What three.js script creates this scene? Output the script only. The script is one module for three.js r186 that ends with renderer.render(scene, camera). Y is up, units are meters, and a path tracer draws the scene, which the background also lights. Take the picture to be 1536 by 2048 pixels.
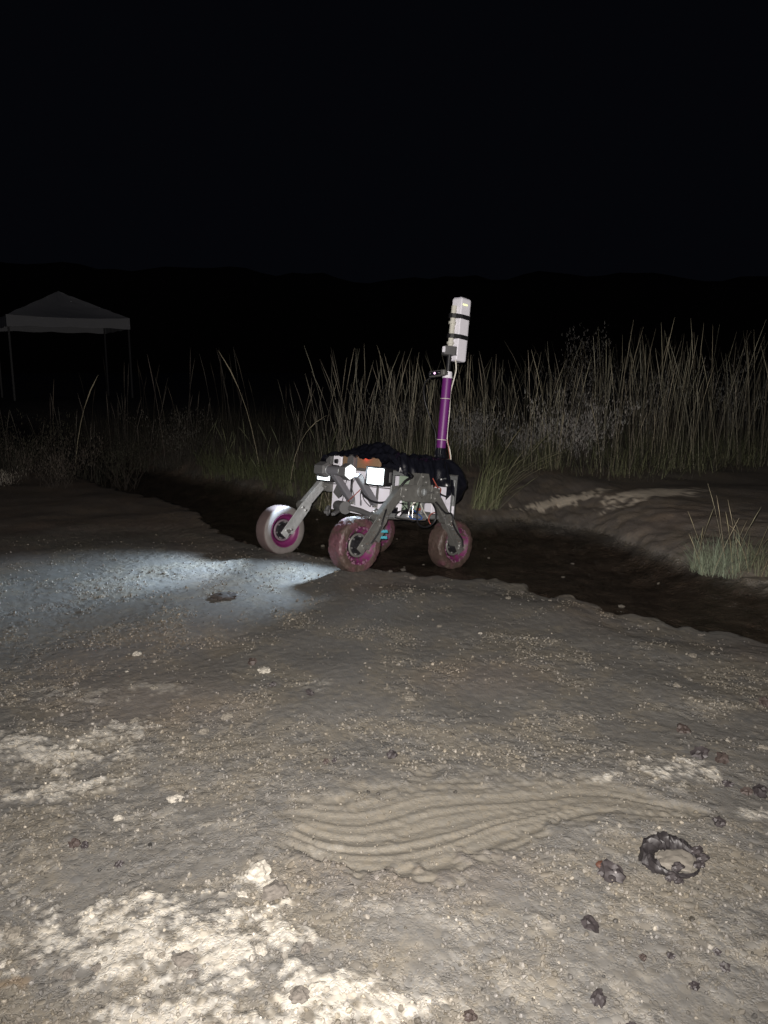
import * as THREE from 'three';
import { RoundedBoxGeometry } from 'three/addons/geometries/RoundedBoxGeometry.js';
import { mergeGeometries, toCreasedNormals } from 'three/addons/utils/BufferGeometryUtils.js';
import { createNoise2D, createNoise3D } from 'simplex-noise';

// ---------- camera, sky, moon, flash, exposure ----------
const scene = new THREE.Scene();
const camera = new THREE.PerspectiveCamera(67.0, 768 / 1024, 0.05, 600);
camera.position.set(0, 0.9, 0);
camera.rotation.set(-THREE.MathUtils.degToRad(10.43), 0, 0);

const renderer = new THREE.WebGLRenderer({ antialias: true });
renderer.toneMapping = THREE.LinearToneMapping;
renderer.toneMappingExposure = 1;
renderer.shadowMap.enabled = true;

{ // moonless night sky: nearly black, a trace of blue
  const W = 64, H = 32, d = new Float32Array(W * H * 4);
  for (let i = 0; i < W * H; i++) { d[i * 4] = 0.0013; d[i * 4 + 1] = 0.0015; d[i * 4 + 2] = 0.0024; d[i * 4 + 3] = 1; }
  const t = new THREE.DataTexture(d, W, H, THREE.RGBAFormat, THREE.FloatType);
  t.mapping = THREE.EquirectangularReflectionMapping; t.magFilter = THREE.LinearFilter; t.needsUpdate = true;
  scene.background = t; scene.environment = t;
}
const moon = new THREE.DirectionalLight(0xdfe6ff, 0.003);
moon.position.set(-20, 40, 15); moon.castShadow = true;
Object.assign(moon.shadow.camera, { left: -12, right: 12, top: 12, bottom: -12, near: 1, far: 120 });
scene.add(moon);

// the phone's flash, a few centimetres beside its lens
const flash = new THREE.SpotLight(0xfff7f0, 52, 0, THREE.MathUtils.degToRad(58), 1, 2);
flash.name = 'camera_flash';
flash.position.set(-0.018, 0.925, 0.0);
flash.target.position.set(-0.05, 0.5, -4);
flash.castShadow = true; flash.shadow.radius = 0.25;
scene.add(flash, flash.target);

// ---------- helpers ----------
const rngOf = (s) => () => { s |= 0; s = s + 0x6D2B79F5 | 0; let t = Math.imul(s ^ s >>> 15, 1 | s); t = t + Math.imul(t ^ t >>> 7, 61 | t) ^ t; return ((t ^ t >>> 14) >>> 0) / 4294967296; };
const R0 = rngOf(77);
const n2 = createNoise2D(rngOf(11)), n2b = createNoise2D(rngOf(12)), n3 = createNoise3D(rngOf(13));
const clamp = (v, a = 0, b = 1) => Math.min(b, Math.max(a, v));
const ss = (a, b, v) => { const t = clamp((v - a) / (b - a)); return t * t * (3 - 2 * t); };
const lerp = (a, b, t) => a + (b - a) * t;
const V = (x, y, z) => new THREE.Vector3(x, y, z);
const used = {};
const numbered = (n) => { const k = used[n] = (used[n] ?? -1) + 1; return k ? `${n}_${String(k).padStart(3, '0')}` : n; };
function tag(o, label, category, group) { o.userData.label = label; o.userData.category = category; if (group) o.userData.group = group; return o; }
function mesh(name, geo, mat, parent) {
  const m = new THREE.Mesh(geo, mat); m.name = parent ? name : numbered(name); m.castShadow = m.receiveShadow = true; (parent ?? scene).add(m); return m;
}
function part(name, parent) { const g = new THREE.Group(); g.name = name; parent.add(g); return g; }
function thing(name, label, category, pos = [0, 0, 0], turn = 0, group) {
  const g = new THREE.Group(); g.name = numbered(name); g.position.set(...pos); g.rotation.y = turn; scene.add(g); tag(g, label, category, group); return g;
}
const M = (r, g, b, rough = 0.7, metal = 0, extra = {}) => { const m = new THREE.MeshPhysicalMaterial({ roughness: rough, metalness: metal, ...extra }); m.color.setRGB(r, g, b); return m; };
const VC = (rough = 0.9, extra = {}) => new THREE.MeshPhysicalMaterial({ color: 0xffffff, vertexColors: true, roughness: rough, metalness: 0, ...extra });
const lineOf = (pts) => (x) => { // piecewise smooth z(x)
  if (x <= pts[0][0]) { const [a, b] = pts; return a[1] + (x - a[0]) * (b[1] - a[1]) / (b[0] - a[0]); }
  for (let i = 1; i < pts.length; i++) if (x <= pts[i][0]) { const t = (x - pts[i - 1][0]) / (pts[i][0] - pts[i - 1][0]); return lerp(pts[i - 1][1], pts[i][1], t); }
  const a = pts.at(-2), b = pts.at(-1); return b[1] + (x - b[0]) * (b[1] - a[1]) / (b[0] - a[0]);
};
const smoothLine = (pts) => { const c = new THREE.CatmullRomCurve3(pts.map(([x, z]) => V(x, 0, z)), false, 'centripetal'); const q = c.getSpacedPoints(120).map((p) => [p.x, p.z]); return lineOf(q); };

// ---------- terrain ----------
const nearBank = smoothLine([[-9, -14], [-4, -8.4], [-1.97, -5.81], [-1.5, -5.36], [-0.785, -4.12], [-0.316, -3.72], [0.005, -3.43], [0.227, -3.34], [0.418, -3.255], [0.661, -3.06], [0.8, -2.89], [0.972, -2.71], [1.324, -2.55], [2.2, -2.2], [5, -1.3]]);
const farBank = smoothLine([[-9, -17.5], [-4, -10.2], [-2.02, -7.2], [-0.9, -5.9], [-0.45, -5.3], [0.04, -4.96], [0.55, -4.8], [0.95, -4.75], [1.25, -4.35], [1.45, -3.75], [1.75, -3.25], [2.6, -2.75], [6, -1.7]]);
const trackLo = smoothLine([[-0.3, -1.36], [-0.198, -1.333], [-0.107, -1.266], [0.011, -1.224], [0.118, -1.238], [0.218, -1.31], [0.303, -1.364], [0.436, -1.424], [0.565, -1.415], [0.70, -1.432]]);
const trackUp = smoothLine([[-0.3, -1.47], [-0.237, -1.507], [-0.074, -1.546], [0.106, -1.643], [0.263, -1.621], [0.482, -1.588], [0.597, -1.507], [0.70, -1.432]]);
// pale salt crust and painted foreground brightness: x, z, half sizes, turn, how white
const crustAndLight = [[-0.33, -1.09, 0.24, 0.12, 0.2, 1], [-0.06, -0.96, 0.13, 0.06, 0, 1], [-0.23, -1.235, 0.05, 0.03, 0.2, 0.9], [-0.52, -1.08, 0.12, 0.06, 0.4, 0.8], [-0.28, -0.93, 0.2, 0.06, 0, 0.9],
  [-0.85, -1.72, 0.2, 0.07, 0.2, 0.85], [-0.67, -1.82, 0.1, 0.07, -0.5, 0.8], [-0.7, -1.57, 0.17, 0.05, -0.25, 0.85], [-0.62, -1.74, 0.08, 0.03, 0.6, 0.6], [-0.88, -2.05, 0.18, 0.05, 0.2, 0.4], [-1.25, -2.2, 0.12, 0.05, 0, 0.6],
  [0.665, -1.625, 0.1, 0.06, -0.15, 1], [0.49, -1.585, 0.035, 0.016, -0.3, 0.9], [0.77, -1.45, 0.07, 0.025, 0, 0.7], [0.64, -1.545, 0.03, 0.02, 0, 0.55],
  [0.2, -0.98, 0.3, 0.07, 0.05, 0.26], [0.62, -1.08, 0.26, 0.1, -0.2, 0.24], [0.12, -1.13, 0.2, 0.04, 0.15, 0.22], [0.42, -1.16, 0.1, 0.04, 0.4, 0.24], [0.5, -1.38, 0.16, 0.03, 0.1, 0.22], [-0.14, -1.33, 0.08, 0.03, -0.2, 0.26], [-0.5, -1.45, 0.22, 0.06, 0.2, 0.24], [-0.75, -1.3, 0.16, 0.1, 0.3, 0.25], [-0.35, -1.6, 0.2, 0.05, 0.2, 0.16], [-0.2, -2.1, 0.07, 0.06, 0.2, 0.24], [0.55, -2.5, 0.3, 0.06, 0.2, 0.14], [-0.6, -2.55, 0.2, 0.05, -0.2, 0.16], [0.9, -2.0, 0.16, 0.07, -0.3, 0.2],  // faint dried clay patches that also carry painted foreground brightness
  [1.16, -4.95, 0.3, 0.1, 0.1, 1.3], [1.66, -4.72, 0.34, 0.15, -0.25, 1.3], [-0.63, -2.1, 0.14, 0.05, 0.1, 0.35], [1.75, -3.25, 0.16, 0.08, 0.3, 0.7]];
const pads = [[-0.143, 0.0, -3.39], [-0.5346, -0.0198, -3.817], [0.326, -0.0946, -3.815], [-0.0657, -0.1144, -4.243]];
function crustAndLightAt(x, z) {
  let w = 0;
  for (const [cx, cz, rx, rz, a, s] of crustAndLight) {
    const dx = x - cx, dz = z - cz; if (Math.abs(dx) > 2.2 * rx + rz || Math.abs(dz) > 2.2 * rz + rx) continue;
    const c = Math.cos(a), q = Math.sin(a), u = (dx * c + dz * q) / rx, v = (-dx * q + dz * c) / rz;
    const d = Math.sqrt(u * u + v * v), k = rx > 0.1 ? 1 : 1.6;
    w = Math.max(w, s * ss(0.1, 0.45, 1.05 - d + 0.42 * n2(x * 11 * k, z * 11 * k) + 0.3 * n2b(x * 34 * k, z * 34 * k)));
  }
  return w;
}
function trackAt(x, z) { // [inside 0..1, across 0..1]
  if (x < -0.27 || x > 0.69) return [0, 0];
  const lo = trackLo(x), up = trackUp(x), v = (z - lo) / (up - lo);
  const e = 0.14 * n2(x * 14, z * 14) + 0.07 * n2b(x * 40, z * 40), m = ss(-0.06, 0.16, v + e) * ss(-0.05, 0.35, 1 - v + e) * ss(-0.25, -0.12, x + 0.05 * n2(z * 16, 3)) * ss(0, 0.05, lo - up - 0.01);
  return [m, v];
}
function channelAt(x, z) { // depth share of the wet channel
  const w = 0.05 * n2(x * 3.1, z * 3.1) + 0.03 * n2b(x * 9, z * 9) + 0.005 * n2(x * 27, z * 27);
  const a = (nearBank(x) - z) * 0.72 + w, b = (z - farBank(x)) * 0.75 + w;
  return [a, b];
}
function smoothAt(x, z) { // where the clay has dried smooth between the granular patches
  const wide = ss(-3.7, -3.0, z) * ss(-1.6, -2.1, z) * ss(-1.3, -0.5, x);
  return -0.34 + 0.62 * wide - (0.45 * n2(x * 1.7 + 5, z * 1.7) + 0.5 * n2b(x * 5.2, z * 5.2) + 0.28 * n2(x * 19, z * 19) + 0.16 * n2b(x * 60, z * 60)) - 1.2 * (z > -2.4 ? crustAndLightAt(x, z) : 0);
}
function heightAt(x, z) {
  const r = Math.hypot(x, z), [a, b] = channelAt(x, z);
  let h = 0.012 * n2(x * 0.9, z * 0.9) + 0.006 * n2b(x * 2.3, z * 2.3) + 0.1 * ss(7, 30, r) * n2(x * 0.06, z * 0.06);
  h += -0.115 * ss(-0.02, 0.16, a) * ss(-0.25, 0.55, b) - 0.01 * ss(-0.25, -0.02, a) * ss(-0.2, 0.2, b);
  if (b < 0) h += 0.15 * ss(0.15, -1.05, b);
  if (a > 0 && b > 0) h += 0.006 * n2b(x * 5, z * 5) + 0.003 * n2(x * 14, z * 14);
  if (r < 7) {
    const [t, v] = trackAt(x, z), c = r < 3.2 || x > 0.8 ? crustAndLightAt(x, z) : 0;
    let f = (0.002 * n2(x * 17, z * 17) + 0.0012 * n2b(x * 42, z * 42)) * (1 - 0.55 * ss(-0.1, 0.2, smoothAt(x, z)));
    f += (z > -3.5 ? c : 0) * (0.002 + 0.0035 * Math.abs(n2(x * 13, z * 13)) + 0.0012 * n2b(x * 36, z * 36) + 0.0014 * n2(x * 75, z * 75));
    if (t > 0) {
      const w = v + 0.05 * n2(x * 2.4, v * 2 + 7) + 0.004 * n2b(x * 9, z * 9), g1 = n2(w * 5.5, 0.4 + x * 0.5), g2 = 1 - 2 * Math.abs(n2b(w * 6.2, 3 + x * 0.3)), g3 = 1 - 2 * Math.abs(n2(w * 12, 8 + x * 0.4)), lump = Math.max(0, n2b(x * 24, z * 30) - 0.62);
      f = lerp(f, -0.007 + (1.15 - 0.6 * v) * (0.0016 * g1 + 0.0026 * g2 + 0.0016 * g3) + 0.0006 * n2b(x * 50, z * 50) + 0.009 * lump, t);
    }
    h += f;
  }
  for (const [px, py, pz] of pads) { const d2 = ((x - px) ** 2 + (z - pz) ** 2) / 0.0225; if (d2 < 9) h = lerp(h, py + 0.012 + 0.004 * n2(x * 30, z * 30), Math.exp(-d2)); }
  return h;
}
function colorAt(x, z, out) {
  const r = Math.hypot(x, z), [a, b] = channelAt(x, z);
  const big = n2(x * 1.7 + 5, z * 1.7), mid = n2b(x * 6.5, z * 6.5), fine = n2(x * 31, z * 31);
  const tan = ss(-0.25, 0.5, big * 0.5 + mid * 0.6 + fine * 0.25);
  let c = [lerp(0.093, 0.108, tan), lerp(0.089, 0.099, tan), lerp(0.0845, 0.086, tan)];
  const redder = ss(0.2, 0.8, n2b(x * 0.9 + 9, z * 0.9)) * 0.5; c = [c[0] * (1 + 0.08 * redder), c[1] * (1 - 0.06 * redder), c[2] * (1 - 0.12 * redder)];
  const k = 1 + 0.09 * fine + 0.06 * n2b(x * 75, z * 75); c = c.map((q) => q * k);
  if (r < 7) {
    const t = trackAt(x, z)[0]; if (t) { const q = 1 + 0.1 * n2(x * 8, z * 60); c = [lerp(c[0], 0.105 * q, t), lerp(c[1], 0.096 * q, t), lerp(c[2], 0.082 * q, t)]; }
    const w = (r < 3.2 || x > 0.8 ? crustAndLightAt(x, z) : 0);
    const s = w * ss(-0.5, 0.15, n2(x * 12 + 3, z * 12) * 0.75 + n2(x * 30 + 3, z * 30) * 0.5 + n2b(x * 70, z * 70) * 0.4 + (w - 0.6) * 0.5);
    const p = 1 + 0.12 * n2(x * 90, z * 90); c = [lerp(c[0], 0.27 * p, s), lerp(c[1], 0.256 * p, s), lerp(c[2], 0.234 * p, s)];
    const rust = 0.4 * ss(0.0, 0.7, 1 - Math.hypot((x + 0.6) / 0.13, (z + 1.0 + 0.2 * (x + 0.6)) / 0.016) + 0.6 * fine + 0.3 * mid); c = [lerp(c[0], 0.12, rust), lerp(c[1], 0.075, rust), lerp(c[2], 0.035, rust)];
  }
  if (b < 0.1) { const f = ss(0.1, -0.15, b); c = c.map((q, i) => q * lerp(1, [1.4, 1.28, 1.22][i], f * (1 - 0.6 * (x > 0.8 && r < 7 ? crustAndLightAt(x, z) : 0)))); }  // far bank soil coloured lighter to lift its weak light
  if (x > 0.8 && z < -4.3 && r < 7) { const w = Math.min(1, crustAndLightAt(x, z)); c = [lerp(c[0], 0.6, w), lerp(c[1], 0.53, w), lerp(c[2], 0.45, w)]; }  // far crust colour raised too, making up for weak light there
  if (x < -0.8 && z < -3.9 && b > 0) { const f = ss(-3.9, -4.6, z + 0.3 * mid); c = c.map((q, i) => q * lerp(1, [1.15, 1.0, 0.92][i], f)); }
  if (a > 0 && b > 0) { const f = ss(0, 0.03, a) * ss(-0.1, 0.2, b), w = 1 + 0.35 * mid + 0.25 * fine; c = [lerp(c[0], 0.027 * w, f), lerp(c[1], 0.0205 * w, f), lerp(c[2], 0.016 * w, f)]; }
  out[0] = clamp(c[0], 0.008, 0.86); out[1] = clamp(c[1], 0.01, 0.84); out[2] = clamp(c[2], 0.01, 0.8);
}
function grainTexture(N, cells, seed) { // granules of clay: height and tint, tiling
  const rg = rngOf(seed), hgt = new Float32Array(N * N), tint = new Float32Array(N * N).fill(0.5);
  for (const [n, rel, amp] of cells) for (let j = 0; j < n; j++) for (let i = 0; i < n; i++) {
    if (rg() > rel) continue;
    const cx = (i + rg()) / n * N, cy = (j + rg()) / n * N, r = (0.3 + 0.45 * rg()) / n * N, e = 0.7 + 0.6 * rg(), tn = rg(), rad = Math.ceil(r * 1.4), hh = amp * (0.4 + 0.6 * rg()), th = rg() * 3.14, co = Math.cos(th), si = Math.sin(th);
    for (let y = -rad; y <= rad; y++) for (let x = -rad; x <= rad; x++) {
      const u = (x * co + y * si) / (r * e), v = (-x * si + y * co) * e / r, d = u * u + v * v; if (d >= 1) continue;
      const o = ((Math.floor(cy + y) % N + N) % N) * N + (Math.floor(cx + x) % N + N) % N, q = hh * Math.sqrt(1 - d);
      if (q > hgt[o]) { hgt[o] = q; tint[o] = lerp(tint[o], tn, 0.8); }
    }
  }
  const bump = new Uint8Array(N * N * 4), col = new Uint8Array(N * N * 4);
  for (let o = 0; o < N * N; o++) {
    const g = rg(), h = clamp(hgt[o] + 0.06 * g), v = clamp(0.905 + 0.09 * (tint[o] - 0.5) + 0.06 * (g - 0.5)) * 255;
    bump.set([h * 255, h * 255, h * 255, 255], o * 4); col.set([v, v * (1 - 0.03 * (tint[o] - 0.5)), v * (1 - 0.08 * (tint[o] - 0.3)), 255], o * 4);
  }
  const mk = (d, srgb) => { const t = new THREE.DataTexture(d, N, N); t.wrapS = t.wrapT = THREE.RepeatWrapping; t.magFilter = THREE.LinearFilter; t.minFilter = THREE.LinearMipmapLinearFilter; t.generateMipmaps = true; if (srgb) t.colorSpace = THREE.SRGBColorSpace; t.needsUpdate = true; return t; };
  return [mk(bump, false), mk(col, true)];
}
const [grainBump, grainCol] = grainTexture(1024, [[34, 0.45, 0.95], [90, 0.8, 0.6], [170, 0.8, 0.35]], 5);
const [fineBump, fineCol] = grainTexture(512, [[30, 0.35, 0.5], [110, 0.7, 0.35]], 6);
{
  const xs = [], zs = [];
  for (let x = 0; x <= 1.25; x += 0.0062) xs.push(x);
  { let s = 0.0062, x = xs.at(-1); while (x < 220) { s *= 1.045; x += s; xs.push(x); } }
  const X = [...xs.slice(1).reverse().map((v) => -v), ...xs];
  { let s = 0.006, z = -0.6; while (z < 40) { s *= 1.14; z += s; zs.unshift(z); } }
  for (let z = -0.6; z > -2.3; z -= 0.006) zs.push(z);
  { let s = 0.006, z = zs.at(-1); while (z > -4.4) { s *= 1.0085; z -= s; zs.push(z); } while (z > -260) { s *= 1.035; z -= s; zs.push(z); } }
  const nx = X.length, nz = zs.length, P = new Float32Array(nx * nz * 3), C = new Float32Array(nx * nz * 3), UV = new Float32Array(nx * nz * 2), c = [0, 0, 0];
  const zone = new Uint8Array(nx * nz);
  for (let j = 0, o = 0; j < nz; j++) for (let i = 0; i < nx; i++, o++) {
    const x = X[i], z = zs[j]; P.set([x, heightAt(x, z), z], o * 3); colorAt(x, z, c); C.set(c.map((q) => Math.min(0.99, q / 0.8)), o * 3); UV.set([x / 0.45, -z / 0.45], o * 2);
    const [a, b] = channelAt(x, z); zone[o] = a > 0.01 && b > 0.02 ? 1 : trackAt(x, z)[0] > 0.5 ? 2 : smoothAt(x, z) > 0 ? 3 : 0;
  }
  const idx = [[], [], [], []];
  for (let j = 0; j < nz - 1; j++) for (let i = 0; i < nx - 1; i++) {
    const p = j * nx + i, q = p + nx; idx[zone[p]].push(p, p + 1, q, p + 1, q + 1, q);
  }
  const whole = new THREE.BufferGeometry(); whole.setAttribute('position', new THREE.BufferAttribute(P, 3)); whole.setIndex([].concat([])); 
  // normals from the height grid
  const Nn = new Float32Array(nx * nz * 3);
  for (let j = 0, o = 0; j < nz; j++) for (let i = 0; i < nx; i++, o++) {
    const i0 = Math.max(0, i - 1), i1 = Math.min(nx - 1, i + 1), j0 = Math.max(0, j - 1), j1 = Math.min(nz - 1, j + 1);
    const dx = (P[(j * nx + i1) * 3 + 1] - P[(j * nx + i0) * 3 + 1]) / (X[i1] - X[i0]), dz = (P[(j1 * nx + i) * 3 + 1] - P[(j0 * nx + i) * 3 + 1]) / (zs[j1] - zs[j0]), l = Math.hypot(dx, 1, dz);
    Nn.set([-dx / l, 1 / l, -dz / l], o * 3);
  }
  const sub = (ix) => {
    const map = new Int32Array(nx * nz).fill(-1), p = [], n = [], cc = [], u = []; let k = 0;
    const out = new Uint32Array(ix.length);
    for (let t = 0; t < ix.length; t++) { const v = ix[t]; if (map[v] < 0) { map[v] = k++; p.push(P[v * 3], P[v * 3 + 1], P[v * 3 + 2]); n.push(Nn[v * 3], Nn[v * 3 + 1], Nn[v * 3 + 2]); cc.push(C[v * 3], C[v * 3 + 1], C[v * 3 + 2]); u.push(UV[v * 2], UV[v * 2 + 1]); } out[t] = map[v]; }
    const g = new THREE.BufferGeometry();
    g.setAttribute('position', new THREE.Float32BufferAttribute(p, 3)); g.setAttribute('normal', new THREE.Float32BufferAttribute(n, 3)); g.setAttribute('color', new THREE.Float32BufferAttribute(cc, 3)); g.setAttribute('uv', new THREE.Float32BufferAttribute(u, 2)); g.setIndex(new THREE.BufferAttribute(out, 1)); return g;
  };
  const clay = VC(0.6, { map: grainCol, bumpMap: grainBump, bumpScale: 0.0018 });
  const mud = VC(0.2, { map: fineCol, bumpMap: grainBump, bumpScale: 0.005 });
  const damp = VC(0.62, { map: fineCol, bumpMap: fineBump, bumpScale: 0.0016 });
  const smooth = VC(0.75, { map: fineCol, bumpMap: fineBump, bumpScale: 0.0012 });
  for (const [name, ix, m] of [['ground', idx[0], clay], ['wet_channel_mud', idx[1], mud], ['wheel_track', idx[2], smooth], ['smooth_clay', idx[3], damp]]) { const o = mesh(name, sub(ix), m); o.userData.kind = 'structure'; }
}
{ // ridge of hills on the horizon
  const p = [], ix = [], n = 200;
  for (let i = 0; i <= n; i++) {
    const a = -1.9 + 3.8 * i / n, r = 190, x = Math.sin(a) * r, z = -Math.cos(a) * r, h = 29 + 3.2 * n2(a * 2.2, 4) + 1.6 * n2(a * 9, 1) + 0.5 * n2(a * 40, 2) - 3 * ss(0.1, 0.5, a);
    for (let k = 0; k < 5; k++) { const t = k / 4, f = 1 + 0.22 * t; p.push(x * f, -1 + h * Math.pow(t, 0.8) + 0.4 * n2(i * 0.6, k), z * f); }
    p.push(x * 1.5, -1, z * 1.5);
  }
  for (let i = 0; i < n; i++) for (let k = 0; k < 5; k++) { const a = i * 6 + k, b = a + 6; ix.push(a, b, a + 1, b, b + 1, a + 1); }
  const g = new THREE.BufferGeometry(); g.setAttribute('position', new THREE.Float32BufferAttribute(p, 3)); g.setIndex(ix); g.computeVertexNormals();
  mesh('hills', g, M(0.16, 0.12, 0.09, 0.95)).userData.kind = 'structure';
}

// ---------- rover ----------
const rover = thing('rover', 'four wheeled research rover with white front panel and purple mast beside the muddy channel', 'rover');
{
  const a = THREE.MathUtils.degToRad(42.2), th = THREE.MathUtils.degToRad(8.5), ph = THREE.MathUtils.degToRad(2);
  const ex = V(Math.cos(a) * Math.cos(th), -Math.sin(th), -Math.sin(a) * Math.cos(th)), e0 = V(Math.sin(a) * Math.cos(ph), Math.sin(ph), Math.cos(a) * Math.cos(ph));
  const ey = e0.clone().cross(ex).normalize(), ez = ex.clone().cross(ey);
  const m = new THREE.Matrix4().makeBasis(ex, ey, ez); rover.quaternion.setFromRotationMatrix(m); rover.position.set(-0.1043, -0.0572, -3.8163);
}
const toWorld = (x, y, z) => { rover.updateMatrixWorld(true); return rover.localToWorld(V(x, y, z)); };
// geometry makers, rover axes: x to the rear, y up, z to the side that faces the camera
function basis(a, b, upHint) { const d = b.clone().sub(a).normalize(), s = d.clone().cross(upHint).normalize(), u = s.clone().cross(d); return new THREE.Matrix4().makeBasis(d, u, s); }
function bar(a, b, h, w, up = V(0, 0, 1), r = 0.002) { // h along up, w across
  const A = V(...a), B = V(...b), g = new RoundedBoxGeometry(A.distanceTo(B), h, w, 1, Math.min(r, h / 2.1, w / 2.1));
  g.applyMatrix4(basis(A, B, up)); const c = A.add(B).multiplyScalar(0.5); return g.translate(c.x, c.y, c.z);
}
function rod(a, b, r, r2 = r, seg = 16) { const A = V(...a), B = V(...b), g = new THREE.CylinderGeometry(r2, r, A.distanceTo(B), seg); g.applyQuaternion(new THREE.Quaternion().setFromUnitVectors(V(0, 1, 0), B.clone().sub(A).normalize())); const c = A.add(B).multiplyScalar(0.5); return g.translate(c.x, c.y, c.z); }
const box = (cx, cy, cz, sx, sy, sz, r = 0.002) => new RoundedBoxGeometry(sx, sy, sz, 1, Math.min(r, sx / 2.1, sy / 2.1, sz / 2.1)).translate(cx, cy, cz);
const tube = (pts, r, seg = 40, rs = 6) => new THREE.TubeGeometry(new THREE.CatmullRomCurve3(pts.map((p) => V(...p)), false, 'centripetal'), seg, r, rs);
const join = (...g) => mergeGeometries(g.map((q) => { const t = q.index ? q.toNonIndexed() : q; for (const k of Object.keys(t.attributes)) if (!['position', 'normal', 'uv'].includes(k)) t.deleteAttribute(k); return t; }));
// scuffed sheet metal: faint scratches and smudges
const scuff = (() => { const N = 256, rg = rngOf(31), d = new Uint8Array(N * N * 4), f = new Float32Array(N * N); for (let y = 0; y < N; y++) for (let x = 0; x < N; x++) f[y * N + x] = 0.72 + 0.16 * n2(x / 40, y / 40) + 0.1 * n2b(x / 9, y / 9) + 0.06 * (rg() - 0.5); for (let k = 0; k < 60; k++) { let x = rg() * N, y = rg() * N; const a = rg() * 6.3, l = 10 + rg() * 40, v = rg() > 0.5 ? 0.12 : -0.16; for (let t = 0; t < l; t++) { const o = ((Math.floor(y) % N + N) % N) * N + (Math.floor(x) % N + N) % N; f[o] += v; x += Math.cos(a); y += Math.sin(a); } } for (let o = 0; o < N * N; o++) { const v = clamp(f[o], 0, 1) * 255; d.set([v, v, v, 255], o * 4); } const t = new THREE.DataTexture(d, N, N); t.wrapS = t.wrapT = THREE.RepeatWrapping; t.magFilter = THREE.LinearFilter; t.needsUpdate = true; return t; })();
const alu = M(0.38, 0.4, 0.41, 0.42, 0.5, { map: scuff }), aluDull = M(0.2, 0.2, 0.19, 0.5, 0.35, { map: scuff });
const steel = M(0.75, 0.75, 0.75, 0.22, 0.9), whiteP = M(0.78, 0.77, 0.86, 0.55), white = M(0.83, 0.82, 0.9, 0.45), greyP = M(0.1, 0.1, 0.103, 0.55), greyTube = M(0.13, 0.13, 0.145, 0.5), black = M(0.012, 0.012, 0.014, 0.45), blackShiny = M(0.008, 0.008, 0.012, 0.28);
const magenta = M(0.12, 0.014, 0.076, 0.45), purple = M(0.13, 0.017, 0.15, 0.45), brown = M(0.2, 0.13, 0.075, 0.8), pcb = M(0.26, 0.33, 0.26, 0.5), blue = M(0.02, 0.09, 0.35, 0.5), teal = M(0.05, 0.3, 0.38, 0.4), redP = M(0.3, 0.06, 0.04, 0.6), cableW = M(0.6, 0.58, 0.52, 0.5), cream = M(0.55, 0.54, 0.48, 0.6);

// wheels
const muddy = VC(0.55), dusty = VC(0.7);
function tyreGeo(seed, mud) {
  const prof = [[0.086, 0.043], [0.09, 0.045], [0.1, 0.046], [0.11, 0.0455], [0.117, 0.043], [0.1225, 0.037], [0.1245, 0.028], [0.125, 0.015], [0.1253, 0], [0.125, -0.015], [0.1245, -0.028], [0.1225, -0.037], [0.117, -0.043], [0.1, -0.046], [0.086, -0.043], [0.084, 0], [0.086, 0.043]].map(([r, y]) => new THREE.Vector2(r, y));
  const fine = []; for (let i = 0; i < prof.length - 1; i++) for (let k = 0; k < 3; k++) fine.push(prof[i].clone().lerp(prof[i + 1], k / 3)); fine.push(prof[0].clone());
  const g = new THREE.LatheGeometry(fine, 120), p = g.attributes.position, c = new Float32Array(p.count * 3), v = V();
  for (let i = 0; i < p.count; i++) {
    v.fromBufferAttribute(p, i); const r = Math.hypot(v.x, v.z), q = n3(v.x * 26 + seed * 9, v.y * 26, v.z * 26), q2 = n3(v.x * 80, v.y * 80 + seed, v.z * 80), q3 = n3(v.x * 11, v.y * 9 + seed * 3, v.z * 11);
    if (mud) { const s = 1 + (0.0022 * q + 0.0018 * q2) / r * (r > 0.09 ? 1 : 0.2); v.x *= s; v.z *= s; v.y *= 1 + 0.03 * q2 + 0.03 * q; p.setXYZ(i, v.x, v.y, v.z); const t = ss(-0.1, 0.55, q3 + 0.3 * q2), b = 1 + 0.25 * q2; c.set([lerp(0.062, 0.085, t) * b, lerp(0.042, 0.038, t) * b, lerp(0.035, 0.047, t) * b], i * 3); }
    else { const side = Math.abs(v.y) > 0.038 ? 1 : 0, b = 1 + 0.1 * q + 0.08 * n2(r * 260, 1); c.set([lerp(0.085, 0.125, side) * b, lerp(0.06, 0.112, side) * b, lerp(0.058, 0.108, side) * b], i * 3); }
  }
  g.setAttribute('color', new THREE.BufferAttribute(c, 3)); g.rotateX(Math.PI / 2); g.computeVertexNormals(); return g;
}
const rimGeo = new THREE.LatheGeometry([[0.0855, 0.044], [0.084, 0.046], [0.081, 0.043], [0.075, 0.03], [0.066, 0.022], [0.055, 0.02], [0.055, -0.02], [0.066, -0.03], [0.0855, -0.044]].map(([r, y]) => new THREE.Vector2(r, y)), 110).rotateX(Math.PI / 2);
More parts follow.
